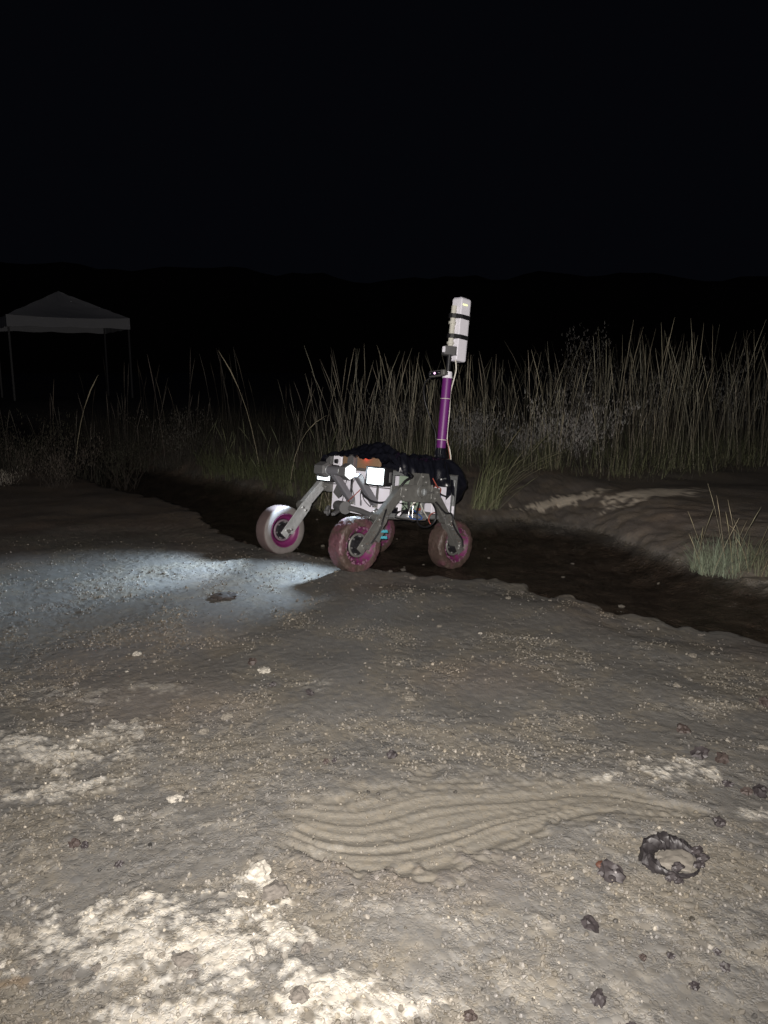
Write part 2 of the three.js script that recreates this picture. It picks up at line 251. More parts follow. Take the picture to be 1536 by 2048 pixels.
function wheel(label, x, z, seed, mud) {
  const w = part('wheel', rover); w.position.set(x, 0.125, z); w.userData.label = label;
  mesh('tyre', tyreGeo(seed, mud), mud ? muddy : dusty, w);
  if (mud) { const g = rimGeo.clone(), p = g.attributes.position, c = new Float32Array(p.count * 3); for (let i = 0; i < p.count; i++) { const t = ss(-0.15, 0.4, n3(p.getX(i) * 30 + seed * 5, p.getY(i) * 30, p.getZ(i) * 30) + 0.5 * n3(p.getX(i) * 90, p.getY(i) * 90, seed)); c.set([lerp(0.12, 0.06, t), lerp(0.014, 0.04, t), lerp(0.076, 0.035, t)], i * 3); } g.setAttribute('color', new THREE.BufferAttribute(c, 3)); mesh('rim', g, muddy, w); } else mesh('rim', rimGeo, magenta, w);
  mesh('hub', join(new THREE.CylinderGeometry(0.0555, 0.0555, 0.05, 32).rotateX(Math.PI / 2).translate(0, 0, -0.005), new THREE.CylinderGeometry(0.03, 0.034, 0.05, 24).rotateX(Math.PI / 2).translate(0, 0, 0.03)), black, w);
  mesh('hub_ring', new THREE.TorusGeometry(0.05, 0.006, 8, 40).translate(0, 0, 0.021), mud ? aluDull : M(0.13, 0.1, 0.12, 0.6), w);
  for (let k = 0; k < 6; k++) { const t = k * Math.PI / 3 + 0.3; mesh('bolt', new THREE.CylinderGeometry(0.005, 0.005, 0.008, 6).rotateX(Math.PI / 2).translate(0.041 * Math.cos(t), 0.041 * Math.sin(t), 0.024), steel, w); }
  if (mud) { // clots of mud flung round the rim
    const rg = rngOf(seed * 17), gs = []; for (let k = 0; k < 46; k++) { const t = rg() * 6.283, r = 0.083 + 0.012 * (rg() - 0.5), s = 0.003 + 0.004 * rg(); gs.push(new THREE.IcosahedronGeometry(s, 0).scale(1, 1, 0.6).translate(r * Math.cos(t), r * Math.sin(t), 0.044)); }
    mesh('mud_clots', join(...gs), M(0.16, 0.08, 0.12, 0.5), w).userData.kind = 'stuff';
  }
  return w;
}
wheel('front wheel caked in brown mud', -0.32, 0.29, 1, true);
wheel('cleaner front wheel with pale sidewall and magenta rim', -0.32, -0.29, 2, false);
wheel('rear wheel sunk in wet mud with pink splashes', 0.32, 0.29, 3, true);
wheel('rear wheel behind the front leg', 0.32, -0.29, 4, true);

// rocker legs: top bracket, upper tube, knee, lower channel plate that carries the wheel
const bolt = (x, y, z, r = 0.006) => new THREE.CylinderGeometry(r, r, 0.008, 8).rotateX(Math.PI / 2).translate(x, y, z);
function leg(dir, z, label, mat, matLow) { // dir -1 front, +1 rear
  const g = part('leg', rover); if (label) g.userData.label = label;
  const top = [dir * 0.105, 0.385, z], knee = [dir * 0.222, 0.256, z], end = [dir * 0.338, 0.098, z];
  mesh('upper_tube', bar(top, [dir * 0.228, 0.25, z], 0.036, 0.046, V(0, 0, 1), 0.004), mat, g);
  const A = V(dir * 0.205, 0.276, z + 0.014), B = V(...end).setZ(z + 0.014), d = B.clone().sub(A).normalize(), s = V(-d.y, d.x, 0), w = 0.029;
  // lower plate with a notch beside the axle
  const sh = new THREE.Shape(), L = A.distanceTo(B); sh.moveTo(0.03, -w); sh.lineTo(L, -w); sh.lineTo(L, w * 0.55); sh.lineTo(L - 0.03, w * 0.45); sh.lineTo(L - 0.036, w); sh.lineTo(0.03, w); sh.lineTo(0, w * 0.72); sh.lineTo(0, -w * 0.72); sh.closePath();
  const hole = new THREE.Path(); hole.absarc(L - 0.04, -0.002, 0.006, 0, 6.2832); sh.holes.push(hole);
  const plate = () => new THREE.ExtrudeGeometry(sh, { depth: 0.004, bevelEnabled: true, bevelSize: 0.0012, bevelThickness: 0.0012, bevelSegments: 1 });
  const place = (q, zz) => q.applyMatrix4(new THREE.Matrix4().makeBasis(d, s.clone().multiplyScalar(1), V(0, 0, 1)).setPosition(A.x, A.y, zz));
  mesh('lower_plate', place(plate(), z + 0.018), matLow, g);
  mesh('channel_web', bar(A.clone().addScaledVector(d, 0.035).addScaledVector(s, dir < 0 ? 0.026 : -0.026).toArray(), A.clone().addScaledVector(d, L - 0.05).addScaledVector(s, dir < 0 ? 0.026 : -0.026).toArray(), 0.04, 0.004, V(0, 0, 1)).translate(0, 0, -0.012), matLow, g);
  mesh('knee_block', rod([knee[0], knee[1], z - 0.03], [knee[0], knee[1], z + 0.022], 0.024, 0.024, 20), aluDull, g);
  mesh('axle', rod([dir * 0.32, 0.125, z - 0.045], [dir * 0.32, 0.125, z + 0.03], 0.011), steel, g);
  const bs = [[0.045, 0.012], [0.045, -0.012], [L - 0.05, 0.008], [L - 0.028, -0.014]];
  for (const [u, v] of bs) { const p = A.clone().addScaledVector(d, u).addScaledVector(s, v); mesh('bolt', bolt(p.x, p.y, z + 0.027), steel, g); }
  return g;
}
leg(-1, 0.335, 'muddy front leg', aluDull, aluDull); leg(1, 0.335, 'muddy rear leg', aluDull, aluDull);
const aluLampLit = M(0.55, 0.57, 0.58, 0.4, 0.3, { map: scuff });  // lamp light on the far front leg is put into this lighter metal colour
leg(-1, -0.245, 'aluminium front leg with lamp light put into its colour', aluLampLit, aluLampLit); leg(1, -0.245, null, aluDull, aluDull);
for (const z of [0.335, -0.245]) { // rocker bracket over the pivot
  const b = part('rocker_bracket', rover), sh = new THREE.Shape();
  [[-0.128, 0.4], [-0.132, 0.362], [-0.1, 0.335], [0.1, 0.335], [0.132, 0.362], [0.128, 0.4], [0.062, 0.412], [0.042, 0.47], [-0.005, 0.47], [-0.03, 0.415]].forEach(([x, y], i) => i ? sh.lineTo(x, y) : sh.moveTo(x, y));
  mesh('plate', new THREE.ExtrudeGeometry(sh, { depth: 0.005, bevelEnabled: true, bevelSize: 0.001, bevelThickness: 0.001, bevelSegments: 1 }).translate(0, 0, z + 0.024), aluDull, b);
  mesh('plate', new THREE.ExtrudeGeometry(sh, { depth: 0.005, bevelEnabled: false }).translate(0, 0, z - 0.03), aluDull, b);
  mesh('pivot_shaft', rod([0, 0.385, z - 0.12], [0, 0.385, z + 0.05], 0.016), alu, b);
  mesh('pivot_collar', new THREE.TorusGeometry(0.024, 0.006, 8, 28).translate(0, 0.385, z + 0.034), alu, b);
  mesh('hub_cap', rod([0, 0.385, z + 0.03], [0, 0.385, z + 0.046], 0.03, 0.027, 24), aluDull, b);
  for (const [x, y] of [[-0.1, 0.39], [0.1, 0.355], [-0.11, 0.358], [0.112, 0.386], [0.005, 0.455], [0.03, 0.43]]) mesh('bolt', bolt(x, y, z + 0.033, 0.005), steel, b);
}
{ // chassis
  const c = part('chassis', rover), t = 0.02;
  for (const z of [-0.2, 0.2]) for (const y of [0.255, 0.46]) mesh('rail', bar([-0.05, y, z], [0.42, y, z], t, t), z > 0 ? alu : aluDull, c);
  for (const x of [-0.04, 0.18, 0.41]) for (const z of [-0.2, 0.2]) mesh('post', bar([x, 0.265, z], [x, 0.45, z], t, t), alu, c);
  for (const x of [-0.04, 0.41]) for (const y of [0.255, 0.46]) mesh('cross_rail', bar([x, y, -0.19], [x, y, 0.19], t, t, V(0, 1, 0)), aluDull, c);
  mesh('floor_plate', box(0.185, 0.242, 0, 0.47, 0.004, 0.4), aluDull, c);
  mesh('deck_plate', box(0.185, 0.473, 0, 0.48, 0.005, 0.42), aluDull, c);
  mesh('back_panel', box(0.424, 0.36, 0, 0.004, 0.2, 0.4), whiteP, c);
  mesh('far_side_panel', box(0.18, 0.36, -0.213, 0.45, 0.19, 0.004), whiteP, c);
  for (const z of [0.215, 0.225]) mesh('side_rod', rod([0.055 + (z - 0.2) * 1.6, 0.25, z], [0.055 + (z - 0.2) * 1.6, 0.46, z], 0.005), steel, c);
  mesh('lower_rod', rod([-0.06, 0.243, 0.222], [0.19, 0.24, 0.222], 0.006), steel, c);
}
{ // white front panel
  const sh = new THREE.Shape(); [[-0.212, 0.246], [0.2, 0.236], [0.215, 0.26], [0.215, 0.455], [-0.212, 0.455]].forEach(([z, y], i) => i ? sh.lineTo(z, y) : sh.moveTo(z, y));
  for (const [z, y, rx, ry] of [[-0.145, 0.326, 0.011, 0.011]]) { const h = new THREE.Path(); h.absellipse(z, y, rx, ry, 0, 6.2832); sh.holes.push(h); }
  const p = part('front_panel', rover);
  mesh('panel', new THREE.ExtrudeGeometry(sh, { depth: 0.004, bevelEnabled: false }).rotateY(-Math.PI / 2).translate(-0.062, 0, 0), whiteP, p);
  mesh('grommet', new THREE.TorusGeometry(0.011, 0.004, 8, 24).rotateY(Math.PI / 2).translate(-0.067, 0.326, -0.145), black, p);
  mesh('oval_label', new THREE.CylinderGeometry(0.012, 0.012, 0.002, 24).rotateZ(Math.PI / 2).scale(1, 1.3, 0.75).translate(-0.067, 0.297, 0.02), M(0.42, 0.42, 0.47, 0.6), p);
  mesh('slot_cover', box(-0.068, 0.365, -0.062, 0.005, 0.1, 0.016), black, p);
  mesh('slot_cover', box(-0.068, 0.375, 0.135, 0.005, 0.11, 0.016), greyP, p);
  mesh('bracket', bar([-0.07, 0.318, -0.175], [-0.09, 0.372, -0.12], 0.05, 0.006, V(0, 0, 1)), greyP, p);
}
for (const z of [-0.05, 0.128]) { // struts that carry the lamp bar
  const s = part('lamp_strut', rover);
  mesh('tube', bar([-0.2, 0.437, z], [-0.072, 0.302, z], 0.036, 0.034, V(0, 0, 1), 0.008), greyTube, s);
  mesh('foot', box(-0.07, 0.3, z, 0.012, 0.03, 0.03), aluDull, s);
  mesh('bolt', new THREE.CylinderGeometry(0.005, 0.005, 0.006, 8).rotateZ(Math.PI / 2).translate(-0.08, 0.292, z), steel, s);
}
{ // pipe with two hexagonal couplings across the front
  const p = part('pipe_bar', rover), x = -0.2, y = 0.447, hex = (z0, z1, r0, r1) => rod([x, y, z0], [x, y, z1], r0, r1, 6);
  mesh('pipe', rod([x, y, -0.15], [x, y, 0.05], 0.023, 0.023, 24), greyTube, p);
  mesh('coupling', toCreasedNormals(join(hex(-0.165, -0.1, 0.039, 0.04), hex(-0.1, -0.088, 0.04, 0.03)), 0.5), greyP, p);
  mesh('coupling', toCreasedNormals(join(hex(0.03, 0.075, 0.04, 0.041), hex(0.018, 0.03, 0.03, 0.04)), 0.5), greyP, p);
  for (const z of [-0.086, 0.012]) mesh('clamp_ring', new THREE.TorusGeometry(0.024, 0.003, 6, 24).translate(x, y, z), alu, p);
  const lens = M(0.9, 0.92, 0.9, 0.3); lens.emissive.setRGB(0.95, 1.0, 0.97); lens.emissiveIntensity = 1.6;
  mesh('lit_lens', rod([x, y, 0.0755], [x, y, 0.08], 0.036, 0.034, 6), lens, p).userData.label = 'glowing hexagonal end lens';
  const a = toWorld(x, y, 0.1), b = toWorld(x + 0.02, y - 0.03, 0.6);
  const l = new THREE.SpotLight(0xd9ecff, 0.12, 0, 1.2, 1, 2); l.name = 'end_lens_light'; l.position.copy(a); l.target.position.copy(b); l.castShadow = true; l.shadow.radius = 1.2; scene.add(l, l.target);
}
function workLamp(x, y, z, turn, tilt, label) {
  const p = part('work_lamp', rover); p.position.set(x, y, z); p.rotation.set(0, turn, tilt, 'YZX'); p.userData.label = label;
  mesh('housing', box(0.026, 0, 0, 0.05, 0.088, 0.118, 0.008), black, p);
  for (let k = -3; k <= 3; k++) mesh('fin', box(0.058, 0, k * 0.015, 0.02, 0.075, 0.004), black, p);
  mesh('bezel', join(box(-0.002, 0.042, 0, 0.012, 0.008, 0.118), box(-0.002, -0.042, 0, 0.012, 0.008, 0.118), box(-0.002, 0, 0.056, 0.012, 0.076, 0.007), box(-0.002, 0, -0.056, 0.012, 0.076, 0.007)), black, p);
  const lens = M(0.9, 0.95, 0.95, 0.3); lens.emissive.setRGB(0.86, 0.98, 1.0); lens.emissiveIntensity = 7;
  mesh('lit_lens', box(0.0, 0, 0, 0.004, 0.074, 0.104, 0.002), lens, p);
  mesh('yoke', join(box(0.03, 0, 0.064, 0.016, 0.05, 0.004), box(0.03, 0, -0.064, 0.016, 0.05, 0.004), box(0.03, -0.052, 0, 0.016, 0.004, 0.13)), greyP, p);
  return p;
}
const lampNear = workLamp(-0.15, 0.438, 0.205, 0.12, 0.0, 'square work lamp, lit, uncovered'), lampFar = workLamp(-0.15, 0.431, -0.185, 0.0, 0.0, 'square work lamp, lit, half hidden behind the pipe');
for (const [lamp, I, aim, cone] of [[lampNear, 8.5, [-0.66, 0, -3.2], 0.62], [lampFar, 22, [-1.45, 0, -3.18], 0.5]]) {
  rover.updateMatrixWorld(true); const a = lamp.localToWorld(V(-0.02, 0, 0));
  const l = new THREE.SpotLight(0xd0e6fb, I, 0, cone, 1, 2); l.name = 'work_lamp_light'; l.position.copy(a); l.target.position.set(...aim); l.castShadow = true; l.shadow.radius = 1.5; scene.add(l, l.target);
}
{ // strip of blocks and boards along the front of the deck
  const f = part('deck_front', rover), x = -0.085;
  mesh('block', box(x, 0.493, -0.226, 0.03, 0.062, 0.04), greyP, f);
  mesh('white_bracket', box(x, 0.485, -0.165, 0.012, 0.075, 0.062), white, f);
  mesh('knob', rod([x - 0.006, 0.494, -0.165], [x - 0.018, 0.494, -0.165], 0.0125, 0.011, 20), black, f);
  mesh('board', box(x, 0.5, -0.1, 0.01, 0.05, 0.04), brown, f);
  mesh('block', box(x - 0.006, 0.495, -0.042, 0.03, 0.075, 0.05), greyP, f);
  mesh('board', box(x, 0.497, 0.075, 0.01, 0.055, 0.17), brown, f);
  const led = M(0.9, 0.1, 0.05, 0.4); led.emissive.setRGB(1, 0.04, 0.02); led.emissiveIntensity = 1.1;
  mesh('red_light', new THREE.SphereGeometry(0.0045, 12, 8).translate(x - 0.007, 0.521, 0.06), led, f);
  const a = toWorld(x - 0.02, 0.525, 0.06), l = new THREE.PointLight(0xff2010, 0.004); l.name = 'red_indicator_light'; l.position.copy(a); l.castShadow = true; l.shadow.radius = 0.2; scene.add(l);
  mesh('front_rail', bar([x, 0.464, -0.24], [x, 0.464, 0.17], 0.014, 0.014, V(0, 1, 0)), aluDull, f);
}
{ // electronics inside the open side
  const e = part('electronics', rover);
  mesh('circuit_board', box(0.13, 0.42, 0.165, 0.17, 0.075, 0.003), pcb, e);
  mesh('circuit_board', box(0.245, 0.37, 0.19, 0.08, 0.07, 0.003), pcb, e);
  mesh('circuit_board', box(0.12, 0.308, 0.17, 0.14, 0.05, 0.003), pcb, e);
  mesh('battery', box(0.13, 0.268, 0.15, 0.16, 0.03, 0.09, 0.004), blackShiny, e);
  mesh('side_plate', box(0.285, 0.34, 0.215, 0.1, 0.14, 0.004), whiteP, e);
  mesh('blue_strip', box(0.283, 0.33, 0.2195, 0.022, 0.1, 0.002), blue, e);
  mesh('side_plate', box(0.355, 0.29, 0.205, 0.06, 0.07, 0.004), whiteP, e);
  mesh('end_tab', box(0.385, 0.285, 0.226, 0.008, 0.06, 0.012), white, e);
  mesh('t_bracket', join(box(-0.002, 0.3, 0.232, 0.022, 0.09, 0.004), box(-0.02, 0.305, 0.232, 0.02, 0.016, 0.004)), white, e);
  mesh('red_plug', box(0.165, 0.29, 0.2, 0.03, 0.014, 0.012), redP, e);
  const rg = rngOf(8); for (let k = 0; k < 14; k++) mesh('chip', box(0.06 + 0.2 * rg(), 0.3 + 0.15 * rg(), 0.169, 0.012 + 0.02 * rg(), 0.008 + 0.012 * rg(), 0.006), k % 3 ? black : cream, e);
}
{ // gripper lump and hose low on the front
  const g = part('front_gripper', rover);
  mesh('motor', rod([-0.1, 0.27, -0.12], [-0.14, 0.268, -0.01], 0.027, 0.032, 18), greyP, g);
  mesh('claw', join(bar([-0.15, 0.262, -0.13], [-0.19, 0.235, -0.1], 0.02, 0.014), bar([-0.15, 0.25, -0.05], [-0.2, 0.232, -0.03], 0.02, 0.014), new THREE.TorusGeometry(0.022, 0.006, 8, 20).rotateY(0.6).translate(-0.16, 0.243, -0.12)), greyP, g);
  mesh('arm', tube([[-0.12, 0.268, 0.0], [-0.12, 0.262, 0.08], [-0.13, 0.252, 0.15], [-0.14, 0.248, 0.2]], 0.014, 24, 10), greyP, g);
  mesh('hose_end', rod([-0.14, 0.25, 0.19], [-0.15, 0.246, 0.23], 0.02, 0.018, 14), greyP, g);
  mesh('steel_link', join(rod([-0.16, 0.236, 0.1], [-0.16, 0.24, 0.2], 0.006), rod([-0.16, 0.24, 0.2], [-0.17, 0.268, 0.24], 0.005), new THREE.TorusGeometry(0.014, 0.005, 8, 20).translate(-0.17, 0.272, 0.25)), steel, g);
}
for (const [k, p, mt] of [[0.0055, [[-0.13, 0.41, 0.16], [-0.14, 0.36, 0.1], [-0.13, 0.322, 0.15], [-0.12, 0.318, 0.24], [-0.13, 0.36, 0.32], [-0.09, 0.43, 0.345], [-0.03, 0.45, 0.33], [0.02, 0.47, 0.25]], black],
  [0.004, [[-0.14, 0.34, 0.3], [-0.2, 0.295, 0.35], [-0.24, 0.25, 0.378], [-0.26, 0.2, 0.383], [-0.3, 0.14, 0.378]], black],
  [0.0045, [[0.06, 0.33, 0.3], [0.02, 0.27, 0.33], [0.04, 0.225, 0.33], [0.1, 0.215, 0.33], [0.14, 0.25, 0.34], [0.12, 0.31, 0.35], [0.05, 0.36, 0.36]], black],
  [0.0045, [[0.1, 0.34, 0.37], [0.16, 0.29, 0.385], [0.205, 0.285, 0.385], [0.22, 0.24, 0.385], [0.26, 0.195, 0.383], [0.3, 0.16, 0.383], [0.315, 0.125, 0.38]], black],
  [0.002, [[-0.075, 0.26, -0.09], [-0.085, 0.3, -0.05], [-0.1, 0.33, 0.0], [-0.1, 0.37, 0.05]], redP], [0.002, [[-0.075, 0.25, -0.085], [-0.09, 0.29, -0.06], [-0.105, 0.32, -0.01], [-0.1, 0.36, 0.04]], redP],
  [0.003, [[0.2, 0.45, 0.24], [0.23, 0.41, 0.25], [0.26, 0.4, 0.245], [0.27, 0.36, 0.23]], redP], [0.003, [[0.05, 0.3, 0.24], [0.1, 0.33, 0.25], [0.16, 0.28, 0.24], [0.2, 0.25, 0.23]], cream]])
  mesh('cable', tube(p, k), mt, rover);
{ // extra wiring, shafts and brackets on the open side
  const rg = rngOf(92), w = part('wiring', rover);
  for (let k = 0; k < 12; k++) { const x = 0.0 + 0.3 * rg(), y = 0.27 + 0.16 * rg(), z = 0.2 + 0.04 * rg(), pts = [[x, y, z]]; for (let q = 1; q < 5; q++) pts.push([x + (rg() - 0.5) * 0.16, y - 0.02 * q * rg() + 0.05 * (rg() - 0.5), z + 0.03 * rg()]); mesh('wire', tube(pts, 0.0018 + 0.0014 * rg(), 24, 5), [black, black, redP, cream, blue][Math.floor(rg() * 5)], w); }
  for (let k = 0; k < 6; k++) { const z = -0.15 + 0.3 * rg(), pts = [[-0.075, 0.44, z], [-0.1 - 0.03 * rg(), 0.38 - 0.03 * rg(), z + 0.03 * (rg() - 0.5)], [-0.09, 0.32, z + 0.06 * (rg() - 0.5)], [-0.08, 0.26 + 0.03 * rg(), z + 0.08 * (rg() - 0.5)]]; mesh('wire', tube(pts, 0.0022, 24, 5), k % 3 ? black : greyP, w); }
  mesh('cross_shaft', rod([-0.01, 0.383, 0.372], [0.075, 0.383, 0.372], 0.0075, 0.0075, 14), steel, w);
  mesh('shaft_collar', rod([0.0, 0.383, 0.372], [0.012, 0.383, 0.372], 0.02, 0.02, 20), alu, w);
  mesh('spacer_plate', box(0.062, 0.385, 0.372, 0.006, 0.07, 0.012), aluDull, w);
  for (const [x, y] of [[0.17, 0.262], [0.235, 0.21], [-0.215, 0.265], [-0.245, 0.205]]) { mesh('clip', box(x, y, 0.375, 0.014, 0.01, 0.012), greyP, w); mesh('nut', bolt(x + 0.012, y + 0.014, 0.364, 0.0065), steel, w); }
  const d = []; for (let k = 0; k < 70; k++) { const f = rg(), dir = rg() < 0.5 ? -1 : 1, s = 0.0018 + 0.0035 * rg() * rg(); d.push(new THREE.IcosahedronGeometry(s, 0).scale(1, 1, 0.5).translate(dir * (0.215 + 0.11 * f) + 0.03 * (rg() - 0.5), 0.265 - 0.15 * f + 0.03 * (rg() - 0.5), 0.3605)); }
  mesh('mud_spatter', join(...d), M(0.075, 0.055, 0.045, 0.7), w).userData.kind = 'stuff';
}
{ // gearbox with teal toothed straps behind the front leg
  const g = part('motor_box', rover);
  mesh('case', bar([-0.222, 0.205, 0.352], [-0.255, 0.15, 0.352], 0.03, 0.03), aluDull, g);
  for (const y of [0.196, 0.168]) { const q = []; for (let k = 0; k < 9; k++) q.push([-0.238 + k * 0.0045, y + (k % 2 ? 0.006 : -0.006), 0.372]); const gs = []; for (let k = 0; k < 8; k++) gs.push(rod(q[k], q[k + 1], 0.0026, 0.0026, 6)); mesh('toothed_strap', join(...gs), teal, g); }
}
{ // purple mast with stereo camera
  const m = part('mast', rover), x = 0.405, z = 0.085;
  mesh('tube', rod([x, 0.5, z], [x, 0.985, z], 0.0255, 0.0255, 28), purple, m);
  mesh('cap', rod([x, 0.98, z], [x, 1.015, z], 0.028, 0.022, 24), white, m);
  for (const y of [0.655, 0.872]) mesh('cable_tie', new THREE.TorusGeometry(0.0262, 0.0022, 6, 28).rotateX(Math.PI / 2).translate(x, y, z), cableW, m);
  mesh('inner_pole', rod([x, 1.0, z], [x, 1.14, z], 0.0125, 0.0125, 16), black, m);
  mesh('hex_clamp', toCreasedNormals(rod([x, 1.1, z], [x, 1.145, z], 0.041, 0.041, 8), 0.4), greyP, m);
  mesh('clamp_lug', box(x - 0.046, 1.125, z, 0.012, 0.03, 0.014), white, m);
  mesh('upper_pole', rod([x, 1.13, z], [x + 0.004, 1.36, z], 0.0145, 0.0145, 18), cream, m);
  for (const y of [1.165, 1.205, 1.27, 1.312]) mesh('pole_collar', rod([x, y - 0.006, z], [x, y + 0.006, z], 0.02, 0.02, 18), cream, m);
  const c = part('stereo_camera', rover); c.position.set(x - 0.055, 0.998, z - 0.02); c.rotation.set(-0.12, 0.15, 0);
  mesh('shell', box(0, 0, 0, 0.03, 0.034, 0.105, 0.01), aluDull, c);
  mesh('window', box(-0.0155, -0.001, -0.008, 0.003, 0.021, 0.076, 0.006), blackShiny, c);
  mesh('bracket', bar([0.012, 0.002, 0.03], [0.055, 0.0, 0.025], 0.03, 0.02), aluDull, c);
  for (const [zz, r] of [[-0.036, 0.004], [0.018, 0.004]]) mesh('lens', new THREE.SphereGeometry(r, 10, 8).translate(-0.0165, 0, zz), steel, c);
  const led = M(0.9, 0.7, 0.9, 0.4); led.emissive.setRGB(1, 0.55, 0.95); led.emissiveIntensity = 2; mesh('status_light', new THREE.SphereGeometry(0.006, 12, 8).translate(-0.0155, 0, -0.008), led, c);
  mesh('cable', tube([[x - 0.06, 0.985, z - 0.04], [x - 0.1, 0.95, z - 0.06], [x - 0.11, 0.87, z - 0.05], [x - 0.07, 0.76, z - 0.03], [x - 0.03, 0.68, z - 0.02], [x - 0.028, 0.56, z - 0.01]], 0.0035, 50), black, rover);
  const an = part('radio_antenna', rover), ax = x + 0.058, az = z + 0.004;
  const sh = new THREE.Shape(), hw = 0.041, hd = 0.034, r = 0.02; sh.moveTo(-hw, -hd + 0.006); sh.lineTo(-hw, hd - 0.006); sh.quadraticCurveTo(-hw, hd, -hw + 0.006, hd); sh.lineTo(hw - r, hd); sh.quadraticCurveTo(hw, hd, hw, hd - r); sh.lineTo(hw, -hd + r); sh.quadraticCurveTo(hw, -hd, hw - r, -hd); sh.lineTo(-hw + 0.006, -hd); sh.quadraticCurveTo(-hw, -hd, -hw, -hd + 0.006);
  mesh('radome', new THREE.ExtrudeGeometry(sh, { depth: 0.3, bevelEnabled: true, bevelSize: 0.012, bevelThickness: 0.016, bevelSegments: 5, bevelOffset: -0.012, curveSegments: 8 }).rotateX(-Math.PI / 2).translate(ax, 1.092, az), white, an);
  for (const y of [1.19, 1.295]) { const s2 = new THREE.Shape(), o = 0.006, pts = [[x - 0.02, z - 0.012], [x - 0.024, z], [x - 0.02, z + 0.014], [x - 0.006, z + 0.026], [ax - hw + 0.012, az + hd + o], [ax + hw - 0.012, az + hd + o], [ax + hw + o, az + hd - 0.012], [ax + hw + o, az - hd + 0.012], [ax + hw - 0.012, az - hd - o], [ax - hw, az - hd - o]]; pts.forEach(([u, v], i) => i ? s2.lineTo(u, -v) : s2.moveTo(u, -v)); s2.closePath(); mesh('strap', new THREE.ExtrudeGeometry(s2, { depth: 0.022, bevelEnabled: false }).rotateX(-Math.PI / 2).translate(0, y, 0), black, an); }
  const ld = M(0.9, 1, 0.4, 0.4); ld.emissive.setRGB(0.95, 1, 0.35); ld.emissiveIntensity = 1.3; mesh('status_light', box(ax - 0.012, 1.37, az + hd + 0.001, 0.036, 0.006, 0.002, 0.0009), ld, an);
  mesh('port', box(ax - hw + 0.008, 1.098, az + 0.02, 0.02, 0.03, 0.02), white, an); mesh('port_hole', box(ax - hw + 0.004, 1.102, az + 0.031, 0.007, 0.012, 0.003), black, an);
  mesh('cable', tube([[ax - 0.034, 1.085, az + 0.02], [ax - 0.022, 1.03, az + 0.02], [ax - 0.024, 0.97, az + 0.01], [x + 0.03, 0.91, z + 0.005], [x + 0.029, 0.8, z + 0.01], [x + 0.029, 0.66, z + 0.012], [x + 0.05, 0.6, z + 0.02], [x + 0.065, 0.55, z + 0.02]], 0.0042, 60), cableW, rover);
  mesh('cable', tube([[x + 0.028, 0.66, z + 0.016], [x + 0.036, 0.61, z + 0.022], [x + 0.05, 0.56, z + 0.026]], 0.002, 20), redP, rover);
}
